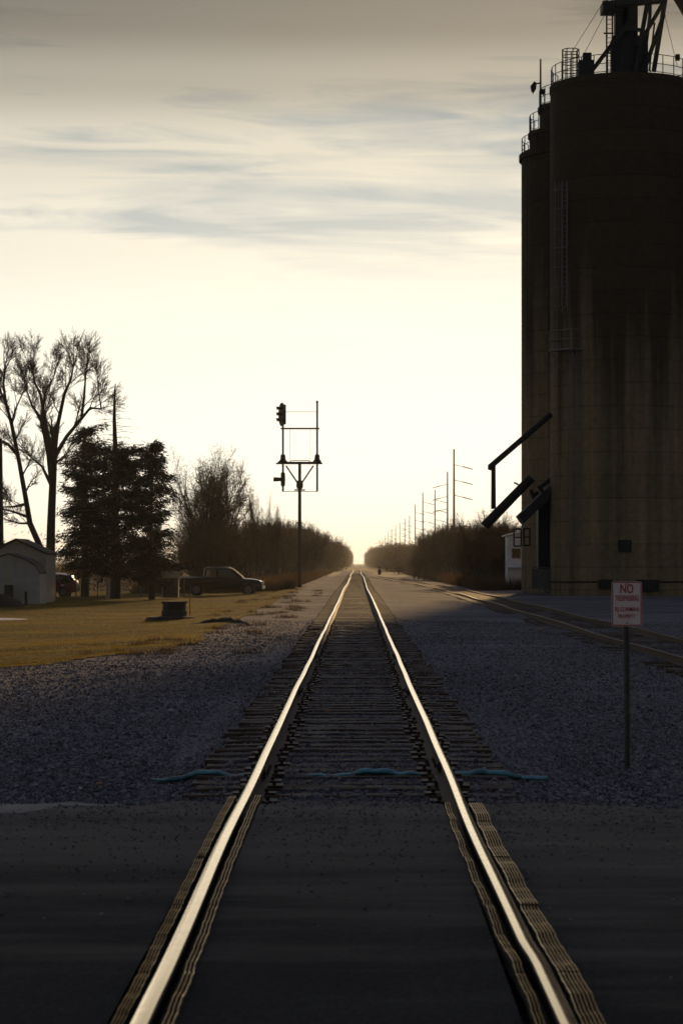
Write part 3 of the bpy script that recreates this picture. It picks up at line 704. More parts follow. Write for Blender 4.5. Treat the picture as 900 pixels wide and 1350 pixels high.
    m = MB(); m.tube(S(700,655,-1),S(709,649,-1),.12,n=8); m.tube(S(712,642,-1),S(725,632,-1),.12,n=8); m.tube(S(699,645,-1),S(703,657,-1),.1,n=8); m.tube(S(709,641,-1),S(716,650,-1),.1,n=8); m.build('vent_pipe', 'dark_steel', E)
    # recess between the two silos: steel frame with dark cladding and platform
    m = MB()
    yb = ys_+.6; B = lambda a, b: P(a, b, yb)
    m.extrude([B(709,668), B(725,655), B(725,762), B(709,762)], (0,1.6,0)); m.build('chute_housing', 'dark_steel', E)
    m = MB(); m.beam(S(700,763,-1.2), S(725,763,-1.2), .12, 1.2); m.beam(S(705,764,-1.5), S(722,783,-1.5), .10); 
    for px in (702, 712, 723): m.tube(S(px,762,-1.7), S(px,748,-1.7), .025, n=5)
    m.path([S(702,748,-1.7), S(723,748,-1.7)], .025, 5); m.build('loading_platform', 'post', E)
    m = MB()
    for a, b, c_, d in ((677,697,686.5,720),(690,697,698,719)):
        m.path([S(a,b), S(c_,b), S(c_,d), S(a,d)], .05, 5, True); m.path([S(a,(b+d)/2), S(c_,(b+d)/2)], .04, 5)
    m.build('ladder_frame', 'dark_steel', E)
elevator()

# white shed behind the silo
def white_shed():
    Y = 166.; s = F/Y; x0 = (669-HX)/s; zb = EYE-(779-HY)/s; zt = EYE-(706-HY)/s
    t = empty('metal_shed', (x0+1.8, Y, zb), label='small white sheet metal shed standing just behind the silo', cat='shed')
    m = MB(); m.box((x0+1.8, Y+1.5, (zb+zt)/2), (3.6,3,zt-zb)); m.build('wall', 'white_metal', t, bevel=.02)
    m = MB(); m.extrude([(x0-.25,Y-.2,zt-.06),(x0+1.8,Y-.2,zt+.42),(x0+3.9,Y-.2,zt-.06),(x0+3.9,Y-.2,zt+.03),(x0+1.8,Y-.2,zt+.52),(x0-.25,Y-.2,zt+.03)], (0,3.4,0)); m.build('roof', 'white_metal', t)
    m = MB(); m.extrude([(x0,Y,zt-.05),(x0+3.6,Y,zt-.05),(x0+1.8,Y,zt+.4)], (0,3,0)); m.build('gable', 'white_metal', t)
    m = MB(); m.box((x0+.95,Y-.38,zb+1.8),(2.2,.75,.07),Matrix.Rotation(R(18),3,'X')); m.build('awning', 'white_metal', t)
    m = MB(); m.box((x0+.6,Y-.03,zb+2.7),(.6,.06,.7)); m.build('window', 'glass', t)
white_shed()

# ------------------------------------------------------------------ railway signal
def signal():
    Y = 168.; s = F/Y; p = lambda a, b, d=0: P(a, b, Y+d); base = p(395, 779)
    t = empty('railway_signal', base, label='tall railway signal on a bracket post with one three-lens head, left of the track', cat='railway signal')
    m = MB(); m.tube(base-Vector((0,0,.4)), p(395,690), .15,.14, 12); m.tube(p(395,690), p(395,612), .125,.11, 12)
    for py in (690, 725, 740): m.tube(p(395,py), p(395,py-2), .19, n=12)
    m.build('post', 'signal_steel', t, smooth=True)
    m = MB(); m.box(base+Vector((0,0,.0)), (.8,.8,.5)); m.build('foundation', 'concrete_pale', t)
    m = MB()
    for d in (-.35,.35): m.beam(p(364,611,d), p(425,611,d), .22,.12)
    m.box(p(394.5,609.5), (3.1,.8,.06)); m.build('bracket_beam', 'dark_steel', t)
    m = MB()
    for d in (-.35,.35): m.beam(p(377,614,d), p(393,638,0), .09); m.beam(p(413,614,d), p(397,638,0), .09)
    m.lathe(p(395,640), [(.2,-.25),(.26,0),(.2,.35)], 10); m.tube(p(388,646),p(402,646), .06, n=6); m.build('brace', 'signal_steel', t)
    for x in (373, 418):
        m = MB(); m.tube(p(x,648), p(x,531 if x > 400 else 545), .075,.07, 10); m.lathe(p(x,531 if x > 400 else 545), [(.09,-.02),(.09,.1),(.03,.16)], 8); m.build('mast', 'signal_steel', t, smooth=True)
        m = MB(); m.lathe(p(x,610), [(.30,0),(.30,.14),(.20,.22),(.17,.55),(.08,.62)], 12); m.build('mast_foot', 'dark_steel', t)
    m = MB(); m.tube(p(370,565), p(421,565), .06, n=8); m.build('crossbar', 'signal_steel', t)
    m = MB(); m.tube(p(376,543), p(418,543), .018, n=5); m.tube(p(373,648), p(418,648), .025, n=5); m.path([p(380,611,-.4),p(384,607,-.4),p(407,607,-.4),p(411,611,-.4)], .03, 5); 
    m.tube(p(382,566), p(382,607), .012, n=4); m.tube(p(409,566), p(409,607), .012, n=4); m.build('stay_rod', 'signal_steel', t)
    # step irons up the ladder between the masts
    # upper head: oval backboard seen at an angle, three hoods pointing left
    h = MB(); c = p(371.5, 546.5, -.1); q = Matrix.Rotation(R(-62), 3, 'Z')
    pts = [(math.cos(a)*.52, math.sin(a)*.86) for a in [2*math.pi*k/28 for k in range(28)]]
    f = [q@Vector((a, -.03, b))+c for a, b in pts]; off = q@Vector((0,.07,0)); h.extrude(f, off)
    hd = h.build('signal_head', 'black_paint', t)
    b = MB(); b.box(c+q@Vector((0,.14,0)), (.34,.25,1.45), q); b.build('lamp_housing', 'black_paint', hd, origin=t.location, bevel=.03)
    for k in (-1,0,1):
        b = MB(); st = c+q@Vector((0,-.03,.42*k)); n = 12; V = []
        for L_ in (0, .42):
            for i in range(n+1):
                a = R(-30+240*i/n); V.append(st+q@Vector((math.cos(a)*.15, -L_*(1 if 45 < 240*i/n-30 < 135 else .8), math.sin(a)*.15)))
        b.add(V, [(i,i+1,n+2+i,n+1+i) for i in range(n)]); b.build('hood', 'black_paint', hd, origin=t.location)
        b = MB(); b.tube(st+q@Vector((0,-.01,0)), st+q@Vector((0,-.03,0)), .11, n=14); b.build('lens', 'glass', hd, origin=t.location)
    h = MB(); c = p(373,632); h.lathe(c, [(.02,-.6),(.15,-.45),(.17,0),(.15,.45),(.02,.6)], 12); h.tube(c, p(361,632,-.2), .13,.17, 10); h.build('lower_head', 'black_paint', t, smooth=True)
    m = MB(); m.box(p(371,770,-1)+Vector((0,0,0)), (.35,.3,.75)); m.build('relay_box', 'signal_steel', t, bevel=.02)
signal()

# ------------------------------------------------------------------ vehicles
def loft(sections, name, m, t, smooth=True, origin=None):
    """sections: list of rings with equal counts"""
    b = MB(); n = len(sections[0]); V = [v for s in sections for v in s]
    fs = [(k*n+i, k*n+(i+1)%n, (k+1)*n+(i+1)%n, (k+1)*n+i) for k in range(len(sections)-1) for i in range(n)]
    fs += [tuple(range(n)), tuple(range((len(sections)-1)*n, len(sections)*n))]
    b.add(V, fs); return b.build(name, m, t, smooth=smooth, origin=origin)
def wheel(t, x, y, z, r=.40, w=.26):
    b = MB(); b.lathe((x,y,z), [(r*.62,-w/2),(r*.93,-w/2),(r,-w/2+.03),(r,w/2-.03),(r*.93,w/2),(r*.62,w/2)], 28, 'Y')
    wh = b.build('wheel', 'tyre', t, smooth=True)
    s = -1 if y < t.location.y+1 else 1
    b = MB(); b.lathe((x,y,z), [(r*.63,-w/2-.005),(r*.58,-w/2+.03),(r*.2,-w/2+.02),(r*.12,-w/2-.01)][::1], 20, 'Y')
    for k in range(6):
        a = k*math.pi/3; b.beam((x+.1*math.cos(a), y-w/2, z+.1*math.sin(a)), (x+r*.58*math.cos(a), y-w/2, z+r*.58*math.sin(a)), .06,.03)
    b.build('rim', 'rim', wh, origin=t.location)
def body_side(t, outline, y0, y1, name, m, tuck=.06):
    """side outline extruded across the width with rounded shoulders"""
    ring = lambda y, k: [(x+(cx-x)*k, y, z+(cz-z)*k) for x, z in outline]
    cx = sum(p[0] for p in outline)/len(outline); cz = sum(p[1] for p in outline)/len(outline)
    zt_ = max(p[1] for p in outline)
    def cam_(y, h): return [(x, y, z+h*max(0, 1-(zt_-z)/.25)) for x, z in outline]
    w_ = y1-y0
    return loft([ring(y0,.07), ring(y0+.03,.015), cam_(y0+.10,.0), cam_(y0+w_*.25,.065), cam_(y0+w_*.5,.09), cam_(y1-w_*.25,.065), cam_(y1-.1,0), ring(y1-.03,.015), ring(y1,.07)], name, m, t)
def pickup():
    Y = 152.; s = F/Y; xr = (346-HX)/s; zb = EYE-(785.5-HY)/s; Ln = 5.55; xl = xr-Ln
    t = empty('pickup_truck', ((xl+xr)/2, Y, zb), label='black crew cab pickup truck parked side on across the lawn, nose to the right', cat='pickup truck')
    t.rotation_euler = (0,0,0)
    def arch(cx, r=.47, n=9): return [(cx+r*math.cos(math.pi*k/n), .38+r*math.sin(math.pi*k/n)) for k in range(n+1)]
    fx, rx = xr-.95, xl+1.20
    low = [(xl+.02,.55),(xl,.75),(xl+.04,1.18),(xl+1.55,1.20),(xl+3.75,1.16),(xr-1.5,1.13),(xr-.6,1.08),(xr-.3,1.03),(xr-.13,.96),(xr-.04,.87),(xr,.76),(xr,.45),(xr-.15,.38)]
    low += arch(fx)+[(p[0],p[1]) for p in arch(rx)]+[(xl+.4,.42)]
    body_side(t, [(x, z+zb) for x, z in low], Y, Y+1.95, 'body', 'car_black')
    cab = [(xl+1.62,1.17),(xl+1.72,1.76),(xl+1.85,1.83),(xl+3.25,1.84),(xl+3.45,1.80),(xl+4.25,1.16)]
    body_side(t, [(x, z+zb) for x, z in cab], Y+.12, Y+1.83, 'cab', 'car_black')
    for pts in ([(xl+1.80,1.22),(xl+1.88,1.72),(xl+2.52,1.74),(xl+2.52,1.22)], [(xl+2.62,1.22),(xl+2.62,1.74),(xl+3.32,1.74),(xl+3.95,1.22)]):
        m = MB(); m.extrude([(x, Y+.112, z+zb) for x, z in pts], (0,.02,0)); m.build('side_window', 'glass', t)
    m = MB(); m.extrude([(xl+3.50,Y+.22,1.80+zb),(xl+4.24,Y+.18,1.19+zb),(xl+4.24,Y+1.77,1.19+zb),(xl+3.50,Y+1.73,1.80+zb)], (.03,0,.03)); m.build('windscreen', 'glass', t)
    m = MB(); m.box((xr+.03,Y+.98,zb+.56),(.16,1.9,.22)); m.build('bumper', 'chrome', t, bevel=.03)
    m = MB(); m.box((xr-.02,Y+.98,zb+.84),(.10,1.1,.26)); m.build('grille', 'chrome', t, bevel=.02)
    for q in (.18,1.77):
        m = MB(); m.box((xr-.07,Y+q,zb+.84),(.24,.30,.22)); m.build('headlight', 'lens', t, bevel=.03)
    m = MB(); m.box((xl-.02,Y+.98,zb+.55),(.12,1.8,.2)); m.build('rear_bumper', 'chrome', t, bevel=.02)
    m = MB(); m.box((xl+3.95,Y-.10,zb+1.28),(.12,.22,.18)); m.build('mirror', 'car_black', t, bevel=.03)
    m = MB(); m.box((xl+.03,Y+.05,zb+.95),(.06,.12,.35)); m.build('tail_light', 'lamp_red', t)
    for xx in (fx, rx):
        for yy_ in (Y+.16, Y+1.79): wheel(t, xx, yy_, zb+.40)
pickup()
def suv():
    Y = 146.; s = F/Y; xr = (101.5-HX)/s; zb = EYE-(788-HY)/s; Ln = 4.6; xl = xr-Ln
    t = empty('parked_suv', ((xl+xr)/2, Y, zb), label='dark red estate car half hidden behind the white garage, its rear showing', cat='car')
    def arch(cx, r=.38, n=9): return [(cx+r*math.cos(math.pi*k/n), .32+r*math.sin(math.pi*k/n)) for k in range(n+1)]
    out = [(xl,.5),(xl,.8),(xl+.9,.95),(xl+1.5,1.45),(xl+3.6,1.48),(xr-.35,1.35),(xr-.05,.95),(xr,.75),(xr,.42),(xr-.12,.34)]+arch(xr-.85)+arch(xl+.9)
    body_side(t, [(x, z+zb) for x, z in out], Y, Y+1.8, 'body', 'car_red')
    for pts in ([(xl+1.55,.98),(xl+1.75,1.38),(xl+2.5,1.40),(xl+2.5,.98)], [(xl+2.6,.98),(xl+2.6,1.40),(xl+3.5,1.40),(xl+3.6,.98)], [(xl+3.7,1.0),(xl+3.62,1.38),(xr-.55,1.30),(xr-.35,1.0)]):
        m = MB(); m.extrude([(x, Y-.006, z+zb) for x, z in pts], (0,.02,0)); m.build('side_window', 'glass', t)
    m = MB(); m.box((xr-.06,Y+.06,zb+.9),(.14,.16,.3)); m.build('tail_light', 'lamp_red', t, bevel=.02)
    m = MB(); m.box((xr-.9,Y+.02,zb+.8),(.2,.05,.05)); m.build('door_handle', 'chrome', t)
    for xx in (xl+.9, xr-.85):
        for yy_ in (Y+.14, Y+1.66): wheel(t, xx, yy_, zb+.33, .33, .22)
suv()

# ------------------------------------------------------------------ garage and barn-shaped shed
def garage():
    Y = 124.; s = F/Y; p = lambda a, b, d=0: P(a, b, Y+d); zb = EYE-(797-HY)/s
    t = empty('garage', (p(20,797).x, Y, zb), label='white sided garage with a plain gable roof at the left edge, behind the barn-shaped shed', cat='garage')
    pk = p(22,713); rt_ = p(61,731); lf = Vector((2*pk.x-rt_.x, Y, rt_.z))
    m = MB(); m.extrude([(lf.x,Y,zb),(rt_.x,Y,zb),tuple(rt_),tuple(pk),tuple(lf)], (0,4,0)); m.build('wall', 'siding', t)
    m = MB()
    z = zb+.12
    while z < pk.z-.1:
        w = (rt_.x-lf.x)/2 if z < rt_.z else (rt_.x-lf.x)/2*(pk.z-z)/(pk.z-rt_.z)
        m.box((pk.x, Y-.012, z), (2*w-.02, .02, .035), Matrix.Rotation(-.3,3,'X')); z += .16
    m.build('siding_board', 'siding', t)
    m = MB()
    for e in (rt_, lf):
        d = (e-pk); e2 = e+d*.07; m.beam((pk.x,Y+3.4,pk.z+.05),(e2.x,Y+3.4,e2.z+.05), 7.5, .09) if False else None
        n_ = Vector((0,0,.11)); m.extrude([pk+Vector((0,-.3,.02)), e2+Vector((0,-.3,.02)), e2+Vector((0,-.3,.02))+n_, pk+Vector((0,-.3,.02))+n_], (0,4.6,0))
    m.build('roof', 'roof', t)
    m = MB(); m.box((rt_.x-.04,Y-.02,(zb+rt_.z)/2),(.1,.06,rt_.z-zb)); m.build('corner_trim', 'white_door', t)
    Y2 = 120.; s2 = F/Y2; q = lambda a, b: P(a, b, Y2); zb2 = EYE-(798-HY)/s2
    t2 = empty('garden_shed', (q(12,798).x, Y2, zb2), label='small faded white barn-shaped shed with rounded gambrel front in front of the garage', cat='shed')
    prof = [q(53,798),q(53,757),q(48,746),q(34,738),q(12,731),q(-10,738),(q(-24,746)),q(-29,757),q(-29,798)]
    m = MB(); m.extrude([tuple(v) for v in prof], (0,2.4,0)); m.build('wall', 'white_door', t2)
    m = MB()
    for i in range(1, 7):
        a, b = Vector(prof[i])+Vector((0,-.15,0)), Vector(prof[i+1])+Vector((0,-.15,0)); u = Vector((0,0,.07)); m.extrude([a,b,b+u,a+u], (0,2.7,0))
    m.build('roof', 'roof', t2)
    m = MB()
    for a in (9.5, 12, 30, -6): m.box(q(a,768)+Vector((0,-.03,0)), (.07,.04,2.2))
    m.build('door', 'siding', t2)
    m = MB(); m.box(q(14,785)+Vector((0,-.5,0)), (.42,.4,1.1)); m.tube(q(14,774)+Vector((0,-.5,0)), q(14,772)+Vector((0,-.5,0)), .2, n=10)
    tag(m.build('waste_bin', 'black_paint', origin=q(14,798)+Vector((0,-.5,0)), bevel=.03), 'dark upright bin standing in front of the barn-shaped shed', 'bin')
    m = MB(); m.tube(q(42,800)+Vector((0,-2,-.1)), q(42,779)+Vector((0,-2,0)), .07, n=8)
    tag(m.build('wooden_post', 'bark', origin=q(42,800)+Vector((0,-2,0))), 'short dark post in the lawn to the right of the bin', 'post')
    m = MB(); r_ = random.Random(9)
    c = P(2, 797, 112); rows = []
    for k in range(9):
        rr = 1-k/8; rows.append([(c.x+1.2*rr*math.cos(2*math.pi*i/18)*(1+.12*fbm(i,k,1,2,2.)), c.y+.8*rr*math.sin(2*math.pi*i/18), c.z-.1+.62*(1-rr**1.6)) for i in range(19)])
    m.sheet(rows); tag(m.build('brush_heap', 'earth', origin=c, smooth=True), 'dark heap of brush lying at the left edge in front of the shed', 'heap')
garage()
m = MB(); c = P(-6, 813, 88); z0 = gz(c.x, c.y)+.03; rows = [[(c.x+1.2*rr*math.cos(2*math.pi*i/28)*(1+.2*fbm(i*.4,0,1,2,3.)), 88+1.5*rr*math.sin(2*math.pi*i/28), z0+.05*(1-rr*rr)) for i in range(29)] for rr in (1,.8,.5,.2,.01)]
m.sheet(rows); tag(m.build('snow_patch', 'snow', origin=(c.x,88,z0), smooth=True), 'white patch of old snow on the lawn at the left edge', 'snow')

# ------------------------------------------------------------------ lawn furniture
def well():
    Y = 83.; s = F/Y; c = P(230, 815, Y); zb = gz(c.x, Y)
    t = empty('old_well', (c.x, Y, zb), label='low round stone well head with a flat lid on the lawn', cat='well')
    m = MB(); m.lathe((c.x,Y,0), [(.46,zb-.1),(.46,zb+.30),(.42,zb+.33),(.42,zb+.58)], 26); m.build('wall', 'stone_well', t, smooth=True)
    m = MB(); m.lathe((c.x,Y,0), [(.47,zb+.58),(.47,zb+.65),(.1,zb+.67)], 26); m.build('lid', 'stone_well', t, smooth=True)
    m = MB(); m.lathe((c.x-.1,Y,0), [(1.0,zb-.06),(.85,zb+.09),(.5,zb+.13)], 30); m.build('mound', 'earth', t, smooth=True)
    m = MB(); m.tube((c.x+.55,Y+.1,zb-.1),(c.x+.56,Y+.1,zb+1.25), .016, n=6)
    tag(m.build('thin_stake', 'post', origin=(c.x+.55,Y+.1,zb)), 'thin metal stake standing just right of the well', 'stake')
well()
def box_cage():
    Y = 138.; s = F/Y; a = P(213.5,788,Y); b = P(235.5,762,Y); zb = a.z
    t = empty('utility_cabinet', ((a.x+b.x)/2, Y, zb), label='pale utility cabinet with a bright domed top beside the rear of the pickup', cat='cabinet')
    m = MB(); m.box(((a.x+b.x)/2, Y+.3, (zb+b.z)/2), (b.x-a.x,.6,b.z-zb)); m.build('body', mat('cabinet grey', (.075,.06,.045), .6, var=.2), t, bevel=.02)
    m = MB(); m.lathe(((a.x+b.x)/2, Y+.3, b.z), [(.56,0),(.56,.04),(.4,.09),(.05,.11)], 4); 
    m = MB(); m.beam((a.x-.04,Y+.3,b.z+.02),((a.x+b.x)/2,Y+.3,b.z+.09), .05,.7); m.beam(((a.x+b.x)/2,Y+.3,b.z+.09),(b.x+.04,Y+.3,b.z+.02), .05,.7); m.build('top', mat('cabinet lid', (.6,.52,.38), .3, .4, var=.1), t)
    m = MB(); m.box((b.x-.03,Y-.02,(zb+b.z)/2),(.06,.05,b.z-zb)); m.box((a.x+.03,Y-.02,(zb+b.z)/2),(.05,.05,b.z-zb)); m.build('edge_trim', 'siding', t)
box_cage()
def fence():
    Y = 141.; x0, x1 = P(72,0,Y).x, P(243,0,Y).x; zb = EYE-(787-HY)*Y/F; h = 1.15
    t = empty('chain_link_fence', ((x0+x1)/2, Y, zb), label='low chain link fence running behind the conifers to the pickup', cat='fence')
    n = 6
    for k in range(n+1):
        x = x0+(x1-x0)*k/n; m = MB(); m.tube((x,Y,zb-.2),(x,Y,zb+h+.03), .035, n=8); m.build('post', 'post', t)
    m = MB(); m.tube((x0,Y,zb+h),(x1,Y,zb+h), .022, n=6); m.build('top_rail', 'post', t)
    m = MB(); d = .16; k = x0-h
    while k < x1:
        a, b = max(k, x0), min(k+h, x1)
        if b > a:
            m.tube((a,Y,zb+(a-k)),(b,Y,zb+(b-k)), .004, n=3, cap=False); m.tube((a,Y,zb+h-(a-k)),(b,Y,zb+h-(b-k)), .004, n=3, cap=False)
        k += d
    m.build('mesh', 'post', t)
    m = MB(); p = P(142,788,136); m.tube(p-Vector((0,0,.1)), P(142,762,136), .09, n=8); tag(m.build('fence_post', 'concrete_pale', origin=p), 'single thick pale post beside the trunk of the tall conifer', 'post')
fence()
m = MB(); p = P(3,716,128); zb = gz(p.x,128)
pt = empty('utility_pole', (p.x,128,zb), label='dark wooden utility pole rising at the left edge of the picture', cat='utility pole')
m.tube((p.x,128,zb-.3), (p.x-.1,128,P(0,578,128).z), .15,.12, 10); m.build('pole', 'bark', pt, smooth=True)
# roots / debris ridge at the lawn's edge
m = MB(); rows = []
for i in range(40):
    x0_, y0_ = -5.6+2.6*i/39, 71+3.5*math.sin(i*.09); h_ = (.16+.08*fbm(i*.4,0,1,2,7.))*math.sin(math.pi*i/39)
    rows.append([(x0_, y0_+.35*math.cos(a), gz(x0_,y0_)-.02+h_*math.sin(a)) for a in [math.pi*k/6 for k in range(7)]])
m.sheet(rows); tag(m.build('earth_ridge', 'earth', smooth=True), 'low ridge of dark earth and roots where the lawn meets the gravel', 'earth ridge')

# ------------------------------------------------------------------ trees
def segs_mesh(name, segs, n=4):
    """segs array (m,8): p0(3) p1(3) r0 r1 -> open tubes"""
    S = np.asarray(segs, float); a, b = S[:,0:3], S[:,3:6]; d = b-a; L_ = np.linalg.norm(d, axis=1, keepdims=True)+1e-9; d = d/L_
    up = np.where(np.abs(d[:,2:3]) > .9, np.array([[1.,0,0]]), np.array([[0,0,1.]])); u = np.cross(d, up); u /= np.linalg.norm(u, axis=1, keepdims=True); w = np.cross(d, u)
    t = np.arange(n)*2*math.pi/n; ring = np.cos(t)[None,:,None]*u[:,None]+np.sin(t)[None,:,None]*w[:,None]
    V = np.concatenate([a[:,None]+ring*S[:,6][:,None,None], b[:,None]+ring*S[:,7][:,None,None]], 1).reshape(-1,3)
    i = np.arange(n); q = np.stack([i, (i+1)%n, n+(i+1)%n, n+i], 1)
    Fq = (q[None]+(np.arange(len(S))*2*n)[:,None,None]).reshape(-1,4)
    return npmesh(name, V, Fq, True)
def grow(seed, stems, levels, split, shrink, spread, upb, rmin=.008, wig=.12):
    """stems: list of (p, dir, length, radius).  Returns thick and thin segments."""
    r = random.Random(seed); out = []
    def rec(p, d, L, rad, lv):
        n = 4 if lv < 2 else 3
        for k in range(n):
            d = (d+Vector((r.uniform(-wig,wig), r.uniform(-wig,wig), r.uniform(-wig,wig)*.5+upb*.06))).normalized()
            q = p+d*(L/n); r1 = rad*(1-.42*(k+1)/n) if lv < levels else rad*(1-.8*(k+1)/n)
            r0 = rad*(1-.42*k/n) if lv < levels else rad*(1-.8*k/n)
            out.append((*p, *q, max(r0,rmin), max(r1,rmin*.6), lv)); p = q
            if lv < levels and (k >= 1 or lv > 0):
                m = split[min(lv, len(split)-1)]
                c = int(m)+(1 if r.random() < m-int(m) else 0)
                for _ in range(c):
                    ax_ = d.cross(Vector((r.uniform(-1,1), r.uniform(-1,1), r.uniform(-1,1)))).normalized()
                    dd = (Matrix.Rotation(r.uniform(*spread), 3, ax_) @ d); dd.z += upb*r.uniform(0,.35); dd.normalize()
                    rec(p, dd, L*shrink*r.uniform(.65,1.05), r1*.62, lv+1)
        if lv < levels: rec(p, (d+Vector((r.uniform(-.2,.2),r.uniform(-.2,.2),.05))).normalized(), L*shrink, rad*.56, lv+1)
    for p, d, L, rad in stems: rec(Vector(p), Vector(d).normalized(), L, rad, 0)
    return out
def bare_tree(name, loc, segs, label, group=None, cat='tree', lvl=1, m1='bark', m2='twig'):
    t = empty(name, loc, label=label, cat=cat, group=group)
    A = np.array(segs); thick = A[A[:,8] <= lvl]; thin = A[A[:,8] > lvl]
    link('trunk', segs_mesh('trunk', thick[:,:8], 7), m1, t); link('crown', segs_mesh('crown', thin[:,:8], 3), m2, t)
    return t
# big bare tree (fork at its base, several leaders)
Yt = 143.; st = F/Yt; base = P(68, 790, Yt)
def PT(px, py): v = P(px, py, Yt)-base; return v
def limb(pts, r0, r1, dep=0.):
    out = []
    for i in range(len(pts)-1):
        a, b = PT(*pts[i]), PT(*pts[i+1]); t0, t1 = i/(len(pts)-1), (i+1)/(len(pts)-1)
        a = a+Vector((0,dep*t0,0)); b = b+Vector((0,dep*t1,0))
        out.append((*a, *b, r0+(r1-r0)*t0, r0+(r1-r0)*t1, 0))
    return out
def leafless(main, seed, tw, dens=1.0, L=1.7, lv=3):
    """add ramifying branches along hand-placed limbs"""
    r = random.Random(seed); stems = []
    for lb, t_from in main:
        n = len(lb)
        for i, s in enumerate(lb):
            a, b = Vector(s[:3]), Vector(s[3:6]); d = (b-a).normalized(); f = (i+1)/n
            if f < t_from: continue
            for _ in range(int(tw*dens+r.random())):
                u = r.random(); p = a.lerp(b, u); ax_ = d.cross(Vector((r.uniform(-1,1), r.uniform(-1,1), r.uniform(-1,1)))).normalized()
                dd = Matrix.Rotation(r.uniform(.35,.95), 3, ax_) @ d; dd.z += .25
                stems.append((p, dd, L*r.uniform(.6,1.2)*(1.15-.5*f), max(.02, s[7]*.55)))
        a, b = Vector(lb[-1][:3]), Vector(lb[-1][3:6])
        for _ in range(3): stems.append((b, (b-a).normalized()+Vector((r.uniform(-.3,.3),r.uniform(-.3,.3),.1)), L*.9, lb[-1][7]))
    out = [s for lb, _ in main for s in lb]
    g = grow(seed+1, stems, lv, (1.0,1.0,1.0,1.1), .66, (.3,.8), .35, .007, .14)
    return out+[(*q[:8], q[8]+2) for q in g]
trunk = limb([(68,792),(67,740),(68,690),(70,640),(72,600)], .33, .20)
L1 = limb([(70,650),(64,600),(58,572),(52,550),(40,532),(34,515)], .17, .04, .8)
L2 = limb([(72,600),(77,560),(86,520),(95,500),(98,487)], .16, .04, -.5)
L3 = limb([(74,600),(88,575),(108,550),(118,537),(132,538),(128,515)], .14, .03, 1.0)
L4 = limb([(70,610),(62,560),(55,520),(48,505),(46,490)], .14, .03, -1.)
L5 = limb([(58,572),(56,540),(60,515),(70,497)], .12, .04, .4)
L6 = limb([(108,550),(112,520),(114,500),(115,488)], .10, .03, -.6)
L7 = limb([(68,640),(56,615),(44,605)], .12, .04, .0)
T1 = leafless([(trunk,.95),(L1,.35),(L2,.3),(L3,.4),(L4,.35),(L5,.2),(L6,.2),(L7,.5)], 21, 2.0, L=1.15, lv=4)
bare_tree('bare_tree', base, T1, 'large bare spreading tree with several upright leaders, left of the conifers', cat='tree', lvl=0)
base0 = base
Yt = 140.; base = P(56, 795, Yt)
l1 = limb([(57,795),(54,722),(40,690),(35,660),(26,610),(16,560),(8,530),(5,505),(7,490)], .22, .05)
l2 = limb([(22,598),(10,585),(-6,578)], .12, .05, .5)
l3 = limb([(33,665),(18,668),(-5,668)], .10, .03, .5)
l4 = limb([(38,682),(20,675),(0,670)], .10, .03, -.5)
l5 = limb([(12,540),(0,515),(-8,490)], .10, .04, .5)
l6 = limb([(15,560),(22,535),(30,515)], .07, .03, .5)
l7 = limb([(40,690),(26,690),(6,684)], .08,.03,0)
T2 = leafless([(l1,.45),(l2,.1),(l3,.1),(l4,.1),(l5,.1),(l6,.1),(l7,.1)], 33, 1.8, L=1.1, lv=4)
bare_tree('bare_tree', base, T2, 'slender bare tree leaning left above the garage roof at the left edge', cat='tree', lvl=0)

